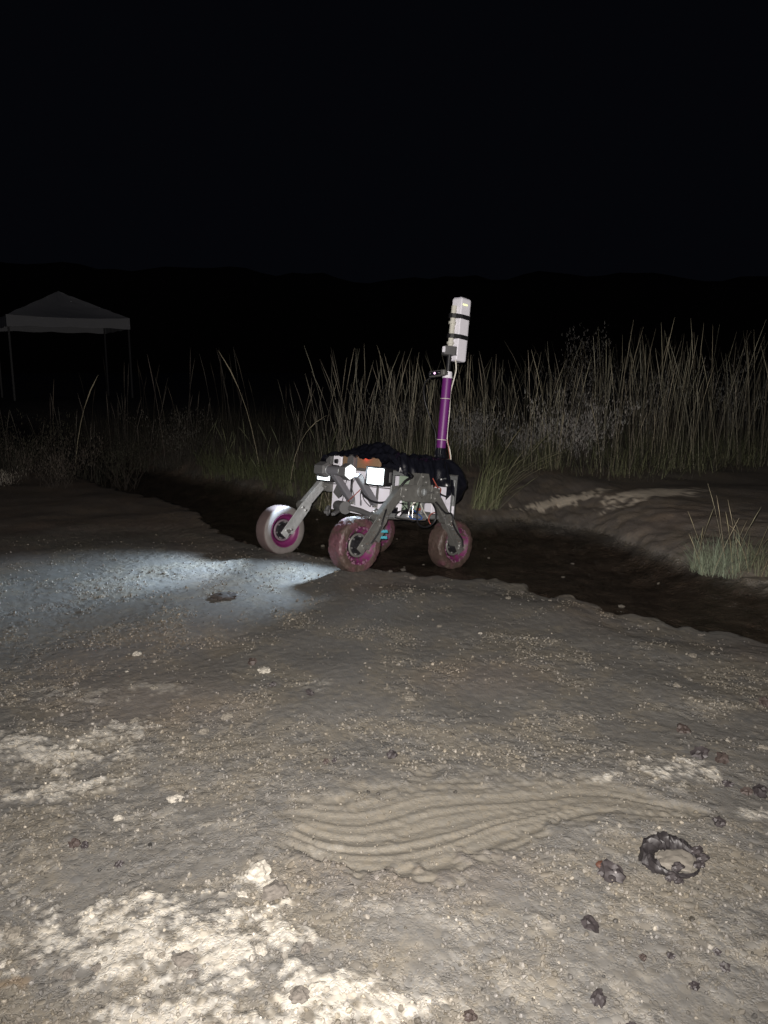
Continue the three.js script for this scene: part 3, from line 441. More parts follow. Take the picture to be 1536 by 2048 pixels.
// black plastic tied over the rover against rain
const plastic = M(0.007, 0.0075, 0.012, 0.3, 0, { side: THREE.DoubleSide });
{
  const nu = 90, nv = 80, p = [], ix = [];
  for (let j = 0; j <= nv; j++) for (let i = 0; i <= nu; i++) {
    const u = i / nu, v = j / nv; let x = lerp(-0.14, 0.39, u), z = lerp(-0.27, 0.33, v);
    const fold = 0.012 * n2(x * 14, z * 14) + 0.006 * n2b(x * 34, z * 34);
    let y = 0.533 + 0.068 * Math.exp(-((x - 0.01) ** 2 / 0.0055 + (z - 0.02) ** 2 / 0.03)) + 0.028 * Math.exp(-((x - 0.3) ** 2 / 0.012 + (z - 0.05) ** 2 / 0.02)) + fold;
    const over = Math.max(0, z - 0.2), reach = ss(-0.12, 0.03, x) * (0.7 + 0.3 * n2(x * 6, 4)); if (over > 0) { y -= over * reach * 0.95 + 0.012 * ss(0, 0.03, over); z = 0.2 + over * lerp(1, 0.12, ss(-0.12, 0.03, x)) + 0.014 * ss(0, 0.05, over) * (1 + n2(x * 16, 9)); if (x < -0.02) z = Math.min(z, 0.23); }
    const farDrop = ss(-0.2, -0.27, z); y -= farDrop * 0.05; const back = ss(0.32, 0.39, x); y -= back * 0.07; const front = ss(-0.09, -0.14, x); y -= front * 0.012;
    p.push(x, y, z);
  }
  for (let j = 0; j < nv; j++) for (let i = 0; i < nu; i++) { const a = j * (nu + 1) + i, b = a + nu + 1; ix.push(a, b, a + 1, b, b + 1, a + 1); }
  const g = new THREE.BufferGeometry(); g.setAttribute('position', new THREE.Float32BufferAttribute(p, 3)); g.setIndex(ix); g.computeVertexNormals();
  const o = mesh('plastic_sheet', g, plastic); tag(o, 'crumpled black plastic sheet draped over the rover deck', 'plastic sheet'); o.position.copy(rover.position); o.quaternion.copy(rover.quaternion);
  // bag hanging round the foot of the mast
  const rings = [[0.612, 0.404, 0.085, 0.0275], [0.585, 0.404, 0.085, 0.03], [0.565, 0.408, 0.087, 0.034], [0.545, 0.416, 0.088, 0.05], [0.52, 0.43, 0.09, 0.066], [0.49, 0.442, 0.094, 0.078], [0.45, 0.45, 0.098, 0.084], [0.41, 0.454, 0.1, 0.083], [0.375, 0.46, 0.1, 0.07], [0.345, 0.47, 0.1, 0.052], [0.318, 0.482, 0.1, 0.028], [0.305, 0.488, 0.1, 0.006]], q = [], qi = [], ns = 48, nr = 60;
  for (let j = 0; j <= nr; j++) { const t = j / nr * (rings.length - 1), k = Math.min(rings.length - 2, Math.floor(t)), f = t - k, [y, cx, cz, r] = rings[k].map((v, i) => lerp(v, rings[k + 1][i], f)); for (let i = 0; i <= ns; i++) { const a = (i % ns) / ns * 6.2832, rr = r * (j / nr > 0.22 ? 1.28 : 1) * (1 + 0.1 * n3(Math.cos(a) * 1.6, Math.sin(a) * 1.6, y * 9) + 0.05 * n3(Math.cos(a) * 5, Math.sin(a) * 5, y * 22)); q.push(cx + rr * Math.cos(a), y, cz + rr * Math.sin(a)); } }
  for (let j = 0; j < nr; j++) for (let i = 0; i < ns; i++) { const a = j * (ns + 1) + i, b = a + ns + 1; qi.push(a, a + 1, b, b, a + 1, b + 1); }
  const bg = new THREE.BufferGeometry(); bg.setAttribute('position', new THREE.Float32BufferAttribute(q, 3)); bg.setIndex(qi); bg.computeVertexNormals();
  const bag = thing('plastic_bag', 'black plastic bag gathered round the foot of the purple mast', 'plastic bag'); bag.position.copy(rover.position); bag.quaternion.copy(rover.quaternion);
  mesh('bag_body', bg, plastic, bag); mesh('tie', new THREE.TorusGeometry(0.031, 0.003, 6, 30).rotateX(Math.PI / 2).translate(0.405, 0.578, 0.085), blackShiny, bag);
}

// ---------- canopy tent ----------
{
  const t = thing('canopy_tent', 'pale pop-up canopy tent standing dark in the distance beyond the grass', 'tent', [-8.98, 0, -22.06], THREE.MathUtils.degToRad(31.5));
  const cloth = M(0.55, 0.56, 0.6, 0.85, 0, { side: THREE.DoubleSide }), s = 1.5, eave = 2.27;
  for (let k = 0; k < 4; k++) { // four roof slopes, each sagging slightly between the poles
    const a = k * Math.PI / 2, p = [], ix = [], n = 14;
    for (let j = 0; j <= n; j++) for (let i = 0; i <= n; i++) { const v = j / n, u = i / n * 2 - 1, w = s * (1 - v); const x = u * w, z = w, y = lerp(eave, 3.02, v) - 0.09 * (1 - u * u) * Math.sin(v * Math.PI) + 0.015 * n2(u * 6 + k * 5, v * 8) - 0.05 * (1 - u * u) * (1 - v); p.push(x * Math.cos(a) + z * Math.sin(a), y, -x * Math.sin(a) + z * Math.cos(a)); }
    for (let j = 0; j < n; j++) for (let i = 0; i < n; i++) { const o = j * (n + 1) + i, q = o + n + 1; ix.push(o, o + 1, q, o + 1, q + 1, q); }
    const g = new THREE.BufferGeometry(); g.setAttribute('position', new THREE.Float32BufferAttribute(p, 3)); g.setIndex(ix); g.computeVertexNormals(); mesh('roof_slope', g, cloth, t);
    const vp = [], vi = []; for (let i = 0; i <= 24; i++) { const u = i / 24 * 2 - 1, x = u * (s + 0.02), z = s + 0.02 + 0.01 * Math.sin(i * 1.7); for (const y of [eave - 0.05 * (1 - u * u), eave - 0.27 - 0.03 * Math.abs(Math.sin(u * 5))]) vp.push(x * Math.cos(a) + z * Math.sin(a), y, -x * Math.sin(a) + z * Math.cos(a)); }
    for (let i = 0; i < 24; i++) vi.push(i * 2, i * 2 + 1, i * 2 + 2, i * 2 + 1, i * 2 + 3, i * 2 + 2);
    const vg = new THREE.BufferGeometry(); vg.setAttribute('position', new THREE.Float32BufferAttribute(vp, 3)); vg.setIndex(vi); vg.computeVertexNormals(); mesh('valance', vg, cloth, t);
  }
  for (const [x, z] of [[-1.48, -1.48], [1.48, -1.48], [-1.48, 1.48], [1.48, 1.48]]) mesh('leg', new THREE.BoxGeometry(0.045, 2.2, 0.045).translate(x, 1.05, z), M(0.08, 0.08, 0.085, 0.5), t);
}

// ---------- vegetation ----------
class Leaves { // collects blades and stalks with a colour each
  constructor() { this.p = []; this.c = []; this.i = []; }
  blade(x, y, z, az, lean, len, w, col, droop = 0.5, seg = 4) {
    let a = lean, px = x, py = y, pz = z; const s = len / seg, ca = Math.cos(az), sa = Math.sin(az), base = this.p.length / 3;
    for (let k = 0; k <= seg; k++) {
      const ww = w * (k === seg ? 0.08 : 1 - 0.6 * (k / seg) ** 2) / 2; const tw = 0.9, nx = -sa * Math.cos(tw) * ww, nz = ca * Math.cos(tw) * ww;
      this.p.push(px - nx, py, pz - nz, px + nx, py, pz + nz); this.c.push(...col, ...col);
      px += ca * Math.sin(a) * s; py += Math.cos(a) * s; pz += sa * Math.sin(a) * s; a += droop * (k + 1) / seg * 0.9;
    }
    for (let k = 0; k < seg; k++) { const o = base + k * 2; this.i.push(o, o + 1, o + 2, o + 1, o + 3, o + 2); }
  }
  stalk(x, y, z, az, lean, len, r, col, bend, head, rg) {
    const seg = 6, ca = Math.cos(az), sa = Math.sin(az); let a = lean, px = x, py = y, pz = z; const s = len / seg, base = this.p.length / 3, kink = (rg() - 0.5) * 0.12;
    const radius = (k) => head && k >= 5 ? (k === 6 ? r * 0.4 : r * 1.9) : r * (1 - 0.35 * k / seg);
    for (let k = 0; k <= seg; k++) {
      for (let q = 0; q < 3; q++) { const t = q * 2.0944; this.p.push(px + radius(k) * Math.cos(t), py, pz + radius(k) * Math.sin(t)); this.c.push(...col); }
      px += ca * Math.sin(a) * s - sa * kink * s * k / seg; py += Math.cos(a) * s; pz += sa * Math.sin(a) * s + ca * kink * s * k / seg; a += bend / seg * (0.4 + 1.2 * k / seg);
    }
    for (let k = 0; k < seg; k++) for (let q = 0; q < 3; q++) { const o = base + k * 3 + q, n = base + k * 3 + (q + 1) % 3; this.i.push(o, n, o + 3, n, n + 3, o + 3); }
    return [px, py, pz];
  }
  geo() { const g = new THREE.BufferGeometry(); g.setAttribute('position', new THREE.Float32BufferAttribute(this.p, 3)); g.setAttribute('color', new THREE.Float32BufferAttribute(this.c, 3)); g.setIndex(this.i); g.computeVertexNormals(); return g; }
}
const leafMat = VC(0.75, { side: THREE.DoubleSide }), stalkMat = VC(0.7, { side: THREE.DoubleSide });
const vary = (c, rg, k = 0.35) => { const f = 1 + k * (rg() - 0.5) * 2; return [c[0] * f * (1 + 0.12 * (rg() - 0.5)), c[1] * f, c[2] * f * (1 + 0.12 * (rg() - 0.5))]; };
const STRAW = [0.26, 0.235, 0.17], OLIVE = [0.07, 0.075, 0.04], DULL = [0.05, 0.045, 0.036], SAGE = [0.17, 0.165, 0.155];
// one clump of tall grass: stalks with seed heads over a tuft of blades
function clump(name, label, group, x, z, o, seed) {
  const rg = rngOf(seed), y = heightAt(x, z) - 0.01, t = thing(name, label, 'grass', [x, y, z], 0, group), st = new Leaves(), bl = new Leaves();
  for (let k = 0; k < o.stalks; k++) { const a = rg() * 6.283, d = o.r * Math.sqrt(rg()); st.stalk(d * Math.cos(a), 0, d * Math.sin(a), o.az !== undefined ? o.az + (rg() - 0.5) * 1.4 : rg() * 6.283, o.lean * (0.3 + rg()), o.h * (0.42 + 0.62 * rg()), o.w ?? 0.0028, vary(o.cs ?? STRAW, rg), o.bend * (0.2 + rg()), true, rg); }
  for (let k = 0; k < o.blades; k++) { const a = rg() * 6.283, d = o.r * Math.sqrt(rg()); bl.blade(d * Math.cos(a), 0, d * Math.sin(a), o.az !== undefined ? o.az + (rg() - 0.5) * 2.4 : rg() * 6.283, 0.15 + 0.6 * rg() * (o.spread ?? 1), o.bh * (0.4 + 0.7 * rg()), (o.bw ?? 0.004) + 0.003 * rg(), vary(o.cb ?? OLIVE, rg), 0.2 + 0.5 * rg()); }
  if (o.stalks) mesh('stalks', st.geo(), stalkMat, t);
  if (o.blades) mesh('blades', bl.geo(), leafMat, t);
  return t;
}
{ // tall dry grass along the far bank
  const rg = rngOf(301);
  for (let k = 0; k < 44; k++) {
    const x = 0.1 + 3.9 * (k + rg()) / 44, z = -5.65 - 1.7 * rg() - 0.25 * Math.sin(x * 2.6), tall = x > 1.5 ? 1.13 : 0.9;
    clump('tall_grass_clump', 'clump of tall dry grass with thin seed heads on the far bank', 'tall dry grass along the far bank', x, z, { stalks: 5 + Math.floor(rg() * 7), blades: 60, r: 0.2, h: tall, bh: 0.3, lean: 0.14, bend: 0.24, w: 0.0017, cs: [0.29, 0.265, 0.195], cb: rg() < 0.5 ? [0.1, 0.105, 0.055] : OLIVE, spread: 1.4 }, 400 + k);
  }
  for (let k = 0; k < 15; k++) { // behind the rover, reaching left, darkness painted into the leftmost stalks
    const x = -0.85 + 1.05 * (k + rg()) / 15, z = -6.3 - 0.9 * rg();
    clump('thin_grass_clump', 'thin clump of leaning dry stalks behind the rover', 'leaning dry stalks behind the rover', x, z, { stalks: k < 4 ? 3 : 8, blades: 30, r: 0.13, h: k < 5 ? 0.7 : 0.98, bh: 0.34, lean: 0.2, bend: 0.3, w: 0.0019, cs: k < 6 ? [0.12, 0.11, 0.085] : [0.2, 0.185, 0.14], cb: [0.05, 0.052, 0.032] }, 500 + k);
  }
  for (let k = 0; k < 16; k++) { // low green grass between rover and dark channel
    const x = -1.62 + 1.35 * (k + rg()) / 16, z = farBank(x) - 0.12 - 0.5 * rg();
    clump('green_grass_tuft', 'low green grass tuft at the edge of the channel behind the rover', 'low green tufts behind the rover', x, z, { stalks: 2, blades: 90, r: 0.14, h: 0.5, bh: 0.26, lean: 0.3, bend: 0.5, cb: [0.06, 0.068, 0.03], cs: OLIVE, spread: 1.2 }, 600 + k);
  }
  for (let k = 0; k < 14; k++) { // far left, night darkness painted into stalk and blade colours
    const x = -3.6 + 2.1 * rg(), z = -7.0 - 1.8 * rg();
    clump('darkened_grass_clump', 'clump of tall grass left of the channel with night darkness in its colour', 'tall grass coloured dark for the night beyond the left bank', x, z, { stalks: 3, blades: 50, r: 0.2, h: 1.0, bh: 0.36, lean: 0.15, bend: 0.3, cs: [0.05, 0.042, 0.034], cb: [0.024, 0.024, 0.016] }, 700 + k);
  }
  clump('arching_grass_clump', 'long arching green and straw grass beside the rear wheel of the rover', null, 0.66, -4.98, { stalks: 16, blades: 170, r: 0.1, h: 0.72, bh: 0.5, lean: 0.75, bend: 0.9, az: -0.15, cb: [0.11, 0.12, 0.06], cs: [0.22, 0.21, 0.13], spread: 1.1, w: 0.0022 }, 801);
  clump('green_grass_clump', 'blue green grass tuft with straw stems on the bank across the channel', null, 1.56, -3.5, { stalks: 12, blades: 520, r: 0.13, h: 0.44, bh: 0.22, lean: 0.3, bend: 0.3, cb: [0.17, 0.2, 0.14], cs: [0.3, 0.27, 0.18], bw: 0.0026, w: 0.0016, spread: 1.5 }, 802);
  clump('bent_grass_clump', 'sparse bent grass beside the blue green tuft', null, 1.78, -3.42, { stalks: 14, blades: 260, r: 0.15, h: 0.3, bh: 0.18, lean: 0.7, bend: 0.7, cb: [0.12, 0.13, 0.08], cs: [0.28, 0.24, 0.16], bw: 0.0026, w: 0.0016 }, 803);
  clump('short_grass_clump', 'short straw and green tuft seen between the two front wheels', null, -0.38, -5.2, { stalks: 7, blades: 60, r: 0.09, h: 0.3, bh: 0.22, lean: 0.3, bend: 0.3, cb: [0.1, 0.1, 0.05] }, 804);
  for (const [i, [x, z, h, az, label]] of [[-1.05, -6.5, 1.05, 2.6, 'single long stalk arching left over the dark channel'], [-2.78, -6.9, 0.95, 0.2, 'single pale stalk curving right against the dark'], [-0.72, -5.9, 0.62, 0.1, 'short stalk with a hooked tip behind the rover']].entries()) {
    const t = new Leaves(), rg2 = rngOf(820 + i); t.stalk(0, 0, 0, az, 0.15, h, 0.0035, [0.26, 0.23, 0.16], i === 2 ? 1.3 : 0.6, true, rg2); const o = mesh('grass_stalk', t.geo(), stalkMat); o.position.set(x, heightAt(x, z), z); tag(o, label, 'grass');
  }
  // undergrowth, too dense to count
  const u = new Leaves(), r2 = rngOf(900);
  for (let k = 0; k < 5200; k++) { const x = -0.2 + 5.2 * r2(), z = -5.5 - 3.2 * r2() - 0.3 * Math.sin(x * 2.6); u.blade(x, heightAt(x, z) - 0.01, z, r2() * 6.283, 0.2 + 1.0 * r2(), 0.1 + 0.34 * r2(), 0.0045, vary(r2() < 0.4 ? OLIVE : DULL, r2, 0.7), 0.6, 3); }
  for (let k = 0; k < 620; k++) { const x = 0.2 + 5.4 * r2(), z = -6.6 - 2.6 * r2(); u.stalk(x, heightAt(x, z), z, r2() * 6.283, 0.38 * r2() * r2(), (0.4 + 0.7 * r2()) * (x > 1.5 ? 1.05 : 0.86), 0.0014, vary([0.19, 0.175, 0.13], r2, 0.6), 0.7 * r2(), r2() < 0.6, r2); }
  const ug = mesh('bank_undergrowth', u.geo(), leafMat); tag(ug, 'dense dry undergrowth between the tall grass clumps on the far bank', 'grass'); ug.userData.kind = 'stuff';
  const w = new Leaves();  // left undergrowth, the fade into night is painted into its colours
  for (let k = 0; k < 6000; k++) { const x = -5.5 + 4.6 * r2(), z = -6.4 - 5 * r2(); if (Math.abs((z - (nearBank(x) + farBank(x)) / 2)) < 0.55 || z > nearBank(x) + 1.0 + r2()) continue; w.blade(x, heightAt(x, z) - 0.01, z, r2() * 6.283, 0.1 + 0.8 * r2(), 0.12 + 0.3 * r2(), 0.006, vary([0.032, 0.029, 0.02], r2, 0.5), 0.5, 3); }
  for (let k = 0; k < 40; k++) { const x = -6 + 5 * r2(), z = -7.2 - 4 * r2(); if (Math.abs((z - (nearBank(x) + farBank(x)) / 2)) < 0.7) continue; w.stalk(x, heightAt(x, z), z, r2() * 6.283, 0.15 * r2(), 0.5 + 0.5 * r2(), 0.0025, vary([0.06, 0.05, 0.037], r2, 0.5), 0.3, true, r2); }
  const wg = mesh('left_undergrowth', w.geo(), leafMat); wg.name = 'darkened_undergrowth'; tag(wg, 'low undergrowth around the left bank with night darkness in its colour', 'grass'); wg.userData.kind = 'stuff';
}
function shrub(name, label, group, x, z, rx, h, n, col, seed, leaf = 0.012) {
  const rg = rngOf(seed), t = thing(name, label, 'shrub', [x, heightAt(x, z) - 0.01, z], 0, group), st = new Leaves(), fo = new Leaves();
  const tips = Math.max(8, Math.round(n / 60));
  for (let k = 0; k < tips; k++) {
    const az = rg() * 6.283, lean = Math.atan2(rx * Math.sqrt(rg()), h * (0.7 + 0.3 * rg())), len = h * (0.6 + 0.45 * rg()) / Math.cos(lean), ox = (rg() - 0.5) * rx * 0.7, oz = (rg() - 0.5) * rx * 0.7, e = st.stalk(ox, 0, oz, az, lean * 0.8, len, 0.0022, [0.035, 0.028, 0.022], lean * 0.3 + 0.5 * (rg() - 0.5), false, rg);
    const m = Math.round(n / tips); for (let q = 0; q < m; q++) { const f = 0.22 + 0.85 * Math.pow(rg(), 0.6), s = 0.05 + 0.05 * rg(); fo.blade(e[0] * f + (rg() - 0.5) * s * 1.6, e[1] * f + (rg() - 0.5) * s, e[2] * f + (rg() - 0.5) * s * 1.6, rg() * 6.283, 0.2 + 0.8 * rg(), leaf * (1 + 1.6 * rg()), leaf * 0.5, vary(col, rg, 0.35), 0.3, 2); }
  }
  mesh('stems', st.geo(), stalkMat, t); mesh('foliage', fo.geo(), leafMat, t); return t;
}
for (const [i, [x, z, rx, h, n, c]] of [[1.5, -6.0, 0.36, 0.42, 2400, [0.25, 0.24, 0.225]], [1.15, -6.2, 0.24, 0.32, 1200, SAGE], [0.7, -6.3, 0.22, 0.36, 1400, SAGE], [2.0, -7.8, 0.42, 0.9, 1700, SAGE], [2.5, -7.4, 0.4, 0.6, 1100, SAGE], [0.1, -6.7, 0.3, 0.5, 1400, [0.1, 0.095, 0.085]], [3.4, -7.6, 0.4, 0.7, 1100, SAGE]].entries())
  shrub('sage_shrub', 'grey leaved sage shrub among the tall grass of the far bank', 'sage shrubs in the tall grass', x, z, rx, h, n, c, 1000 + i, 0.015);
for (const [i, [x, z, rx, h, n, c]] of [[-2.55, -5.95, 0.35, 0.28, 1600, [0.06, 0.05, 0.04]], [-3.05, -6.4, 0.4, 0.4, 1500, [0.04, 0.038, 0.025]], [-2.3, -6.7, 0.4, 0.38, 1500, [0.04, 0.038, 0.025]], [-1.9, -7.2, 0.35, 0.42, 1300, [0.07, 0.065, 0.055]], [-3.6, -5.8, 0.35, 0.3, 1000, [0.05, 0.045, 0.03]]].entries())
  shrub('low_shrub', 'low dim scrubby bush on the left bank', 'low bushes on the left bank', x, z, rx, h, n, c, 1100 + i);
shrub('pale_shrub', 'pale flat bush at the edge of the left bank', null, -3.02, -6.05, 0.14, 0.1, 420, [0.22, 0.2, 0.17], 1120);

// ---------- stones, crumbs and gravel ----------
function stoneGeo(seed, detail = 3, rough = 0.22) {
  const g = new THREE.IcosahedronGeometry(1, detail), p = g.attributes.position, v = V();
  for (let i = 0; i < p.count; i++) { v.fromBufferAttribute(p, i); const s = 1 + rough * n3(v.x * 1.3 + seed, v.y * 1.3, v.z * 1.3) + rough * 0.45 * n3(v.x * 3.4, v.y * 3.4 + seed, v.z * 3.4); v.multiplyScalar(s); p.setXYZ(i, v.x, v.y, v.z); }
  g.computeVertexNormals(); return toCreasedNormals(g, 0.6);
}
const darkStone = M(0.022, 0.018, 0.019, 0.6), darkStoneB = M(0.03, 0.021, 0.018, 0.7);
{
  const rg = rngOf(55), variants = [1, 2, 3, 4].map((s) => stoneGeo(s * 7.3, 2, 0.42));
  for (const [k, [x, z, s]] of [[0.761, -1.831, 0.014], [0.018, -1.69, 0.0115], [0.745, -1.69, 0.016], [0.785, -1.662, 0.015], [0.752, -1.557, 0.01], [0.809, -1.526, 0.015], [0.782, -1.53, 0.009], [0.667, -1.403, 0.011], [0.337, -1.116, 0.0125], [1.047, -1.996, 0.015], [-0.207, -2.029, 0.01], [-0.321, -2.098, 0.008], [-0.595, -1.348, 0.009], [-0.575, -1.345, 0.008], [-0.49, -1.29, 0.006], [-0.41, -2.28, 0.012], [0.445, -1.055, 0.006], [0.52, -1.062, 0.005], [0.4, -1.05, 0.006], [0.46, -1.0, 0.007], [0.31, -0.97, 0.009], [0.12, -0.94, 0.009], [0.345, -0.93, 0.006], [-0.115, -1.66, 0.006], [-0.135, -1.65, 0.0055], [0.52, -1.033, 0.006]].entries()) {
    const o = mesh('dark_stone', variants[k % 4], k % 3 ? darkStone : darkStoneB); o.scale.set(s * (0.9 + 0.5 * rg()), s * 0.75, s * (0.8 + 0.4 * rg())); o.rotation.set(rg() * 0.5, rg() * 6, rg() * 0.5); o.position.set(x, heightAt(x, z) + s * 0.4, z);
    const by = Math.hypot(x - 0.535, z + 1.285) < 0.32 ? 'near the broken ring shaped stone' : Math.hypot(x - 0.665, z + 1.625) < 0.26 ? 'beside the small round patch of white crust' : Math.hypot(x - 0.2, z + 1.43) < 0.42 ? 'close to the grooved wheel track' : x < -0.4 ? 'left of the grooved track on grey clay' : 'alone on the open grey clay';
    tag(o, `small dark stone ${by}`, 'stone', `small dark stones ${by}`);
  }
  // flat dark clod in the lamps' pool of light
  const f = mesh('dark_clod', stoneGeo(9.1, 3, 0.3), M(0.03, 0.024, 0.022, 0.8)); f.scale.set(0.05, 0.014, 0.04); f.position.set(-0.64, heightAt(-0.64, -2.99) + 0.006, -2.99); tag(f, 'flat dark clod lying in the bluish pool of lamp light', 'clod');
}
{ // broken hollow dark nodule packed with clay
  const x0 = 0.535, z0 = -1.285, t = thing('broken_nodule', 'large broken dark ring shaped stone packed with pale clay', 'stone', [x0, heightAt(x0, z0), z0], 0.25);
  const p = [], ix = [], n = 60, m = 12;
  for (let i = 0; i <= n; i++) {
    const a = -0.35 + 5.9 * i / n, rx = 0.047, rz = 0.044, k = 0.5 + 0.5 * Math.cos(a - 1.9), r = (0.0028 + 0.0105 * k) * (1 - 0.85 * Math.pow(Math.abs(2 * i / n - 1), 9)), lift = 0.003 + 0.009 * k, cx = rx * Math.cos(a) * (1 - 0.12 * Math.cos(a)), cz = -rz * Math.sin(a);
    for (let j = 0; j <= m; j++) { const b = (j % m) / m * 6.2832, q = r * (1 + 0.45 * n3(a * 1.7, Math.cos(b), Math.sin(b)) + 0.35 * n3(a * 6, Math.cos(b) * 2.2, Math.sin(b) * 2.2)); p.push(cx + Math.cos(a) * q * Math.cos(b), lift + q * 1.25 * Math.sin(b), cz - Math.sin(a) * q * Math.cos(b)); }
  }
  for (let i = 0; i < n; i++) for (let j = 0; j < m; j++) { const o = i * (m + 1) + j, q = o + m + 1; ix.push(o, o + 1, q, o + 1, q + 1, q); }
  const g = new THREE.BufferGeometry(); g.setAttribute('position', new THREE.Float32BufferAttribute(p, 3)); g.setIndex(ix); g.computeVertexNormals();
  mesh('rind', toCreasedNormals(g, 1.1), M(0.014, 0.012, 0.013, 0.55, 0, { side: THREE.DoubleSide }), t);
  const clay = VC(0.85), cg = stoneGeo(4.4, 4, 0.2); { const q = cg.attributes.position, c = new Float32Array(q.count * 3); for (let i = 0; i < q.count; i++) { const f = 1 + 0.25 * n3(q.getX(i) * 6, q.getY(i) * 6, q.getZ(i) * 6); c.set([0.11 * f, 0.1 * f, 0.085 * f], i * 3); } cg.setAttribute('color', new THREE.BufferAttribute(c, 3)); }
  mesh('clay_filling', cg.scale(0.036, 0.008, 0.03).translate(0.006, 0.006, 0.004), clay, t);
  for (const [x, y, z, s] of [[0.045, 0.012, 0.018, 0.011], [0.03, 0.01, 0.03, 0.009], [-0.036, 0.006, 0.043, 0.011], [-0.012, 0.009, 0.026, 0.011], [0.05, 0.013, -0.004, 0.01], [-0.028, 0.004, 0.052, 0.008]]) mesh('shard', stoneGeo(s * 900, 2, 0.35).scale(s * 1.2, s * 0.7, s * 0.8).translate(x, y, z), darkStone, t);
  const x1 = 0.408, z1 = -1.25, u = thing('nodule', 'smaller dark stone with a rusty spot beside the broken ring shaped stone', 'stone', [x1, heightAt(x1, z1) + 0.004, z1], -0.9);
  mesh('stone', stoneGeo(12.6, 3, 0.34).scale(0.026, 0.016, 0.019), darkStone, u);
  mesh('rusty_spot', stoneGeo(3.3, 2, 0.2).scale(0.009, 0.006, 0.009).translate(-0.021, 0.006, 0.002), M(0.055, 0.024, 0.016, 0.5), u);
  mesh('pale_chip', stoneGeo(5.3, 2, 0.2).scale(0.006, 0.003, 0.005).translate(0.012, 0.011, 0.004), M(0.16, 0.15, 0.15, 0.5), u);
}
{ // clods in the crust and stones that stand out
  const rg = rngOf(61), vs = [1, 2, 3].map((s) => stoneGeo(s * 5.1 + 40, 3, 0.28)), tones = [M(0.11, 0.098, 0.085, 0.9, 0, { map: scuff }), M(0.16, 0.145, 0.12, 0.9, 0, { map: scuff }), M(0.31, 0.29, 0.25, 0.9, 0, { map: scuff })];
  const put = (x, z, s, tone, name, label, group) => { const o = mesh(name, vs[Math.floor(rg() * 3)], tones[tone]); o.scale.set(s * (1 + 0.4 * rg()), s * (0.5 + 0.2 * rg()), s * (0.8 + 0.4 * rg())); o.rotation.y = rg() * 6; o.position.set(x, heightAt(x, z) + s * 0.2, z); tag(o, label, 'clod', group); };
  for (let k = 0; k < 22; k++) { const c = crustAndLight[[0, 0, 0, 1, 3, 4, 5, 7][k % 8]], x = c[0] + c[2] * (rg() * 2 - 1), z = c[1] + c[3] * (rg() * 2 - 1); put(x, z, 0.006 + 0.011 * rg() * rg(), Math.floor(rg() * 3), 'crust_clod', 'rough clod in the white salt crust', 'clods in the white crust'); }
  for (const [x, z, s, tn] of [[-0.225, -1.25, 0.023, 2], [-0.19, -1.2, 0.02, 0]]) put(x, z, s, tn, 'large_crust_clod', tn ? 'large white clod at the top edge of the salt crust' : 'large grey clod beside the large white one', null);
  for (let k = 0; k < 60; k++) { const x = -1.5 + 2.6 * rg(), z = -1.4 - 2.0 * rg(); if (z < nearBank(x) + 0.1) continue; put(x, z, 0.004 + 0.011 * rg() * rg(), rg() < 0.8 ? 1 : 2, 'pale_pebble', 'pale pebble scattered over the grey clay', 'pale pebbles on the clay'); }
  for (let k = 0; k < 40; k++) { const x = -0.6 + 2.0 * rg(), z = nearBank(x) - 0.1 - 1.3 * rg(); if (z < farBank(x) + 0.1) continue; put(x, z, 0.004 + 0.009 * rg() * rg(), Math.floor(rg() * 2), 'channel_stone', 'small stone half sunk in the wet channel mud', 'stones in the channel mud'); }
  for (let k = 0; k < 12; k++) { const x = -0.9 + 2.2 * rg(), z = nearBank(x) + 0.02 + 0.05 * rg(); put(x, z, 0.006 + 0.014 * rg() * rg(), 0, 'bank_clod', 'earthen clod along the lip of the near bank', 'clods along the bank lip'); }
}
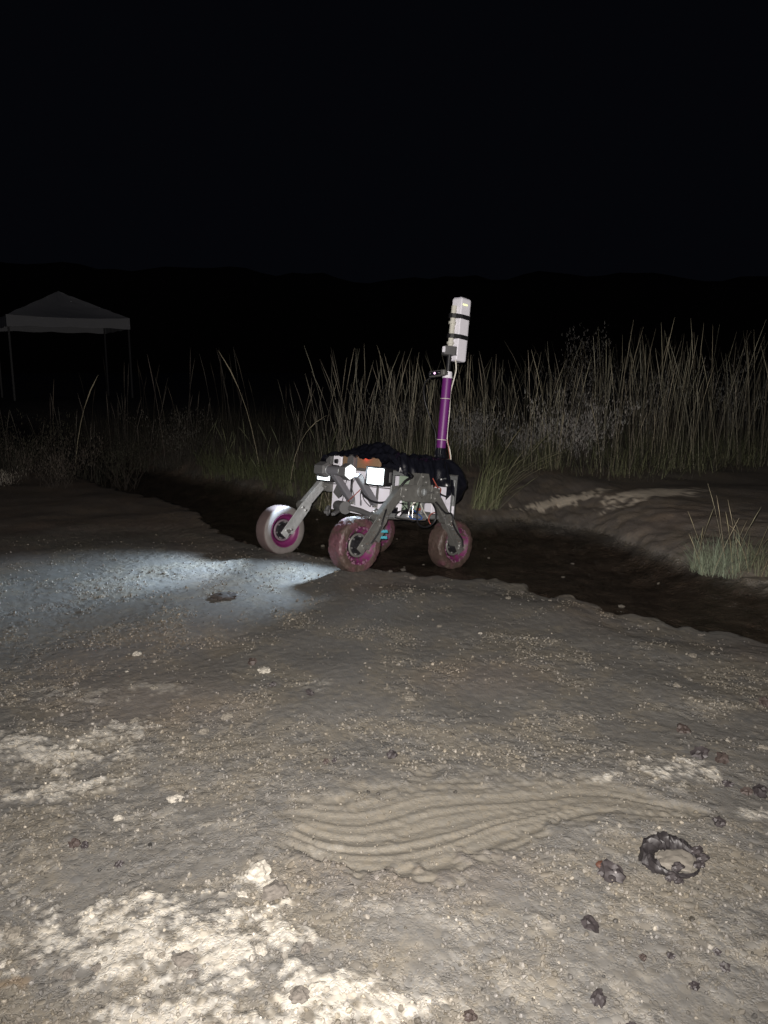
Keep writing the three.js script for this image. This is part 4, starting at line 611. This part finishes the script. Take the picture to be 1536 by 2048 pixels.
{ // loose granules
  const rg = rngOf(71), geo = (() => { const g = new THREE.IcosahedronGeometry(1, 0), p = g.attributes.position; for (let i = 0; i < p.count; i++) { const x = p.getX(i), y = p.getY(i), z = p.getZ(i), s = 1 + 0.25 * n3(x * 2, y * 2, z * 2); p.setXYZ(i, x * s, y * s, z * s); } g.computeVertexNormals(); return g; })();
  const N = 30000, mt = new THREE.MeshStandardMaterial({ color: 0xffffff, roughness: 0.65 }), im = new THREE.InstancedMesh(geo, mt, N), m = new THREE.Matrix4(), q = new THREE.Quaternion(), e = new THREE.Euler(), col = new THREE.Color(), gc = [0, 0, 0]; let k = 0, tries = 0;
  while (k < N && tries++ < N * 6) {
    const z = -0.75 - 3.6 * Math.pow(rg(), 1.25), half = 0.35 + 0.62 * -z, x = (rg() * 2 - 1) * half;
    if (z < nearBank(x) + 0.03) continue;
    if (smoothAt(x, z) > 0 && rg() > 0.12) continue; if (z > -2.4 && rg() < 0.75 * crustAndLightAt(x, z)) continue; const dens = ss(-0.5, 0.6, n2(x * 1.7 + 5, z * 1.7) * 0.4 + n2b(x * 6.5, z * 6.5) * 0.6 + 0.25), t = trackAt(x, z)[0]; if (rg() > (0.12 + 0.88 * dens) * ss(-4.3, -2.6, z) || (t > 0.3 && rg() > 0.22)) continue;
    const s = (0.0012 + 0.0016 * rg() + 0.0035 * Math.pow(rg(), 7)) , b = 0.62 + 0.3 * rg() + (rg() < 0.04 ? 0.7 : 0) - (rg() < 0.03 ? 0.45 : 0); colorAt(x, z, gc);
    e.set(rg() * 6, rg() * 6, rg() * 6); q.setFromEuler(e); m.compose(V(x, heightAt(x, z) + s * 0.35, z), q, V(s * (1 + 0.5 * rg()), s * 0.8, s)); im.setMatrixAt(k, m); const w = rg() * 0.14; im.setColorAt(k, col.setRGB(b * gc[0] * (1 + w * 0.4), b * gc[1], b * gc[2] * (1 - w))); k++;
  }
  im.count = k; im.name = 'gravel'; im.castShadow = im.receiveShadow = true; im.userData.kind = 'stuff'; tag(im, 'loose pale clay granules covering the foreground ground', 'gravel'); scene.add(im);
}
renderer.render(scene, camera);
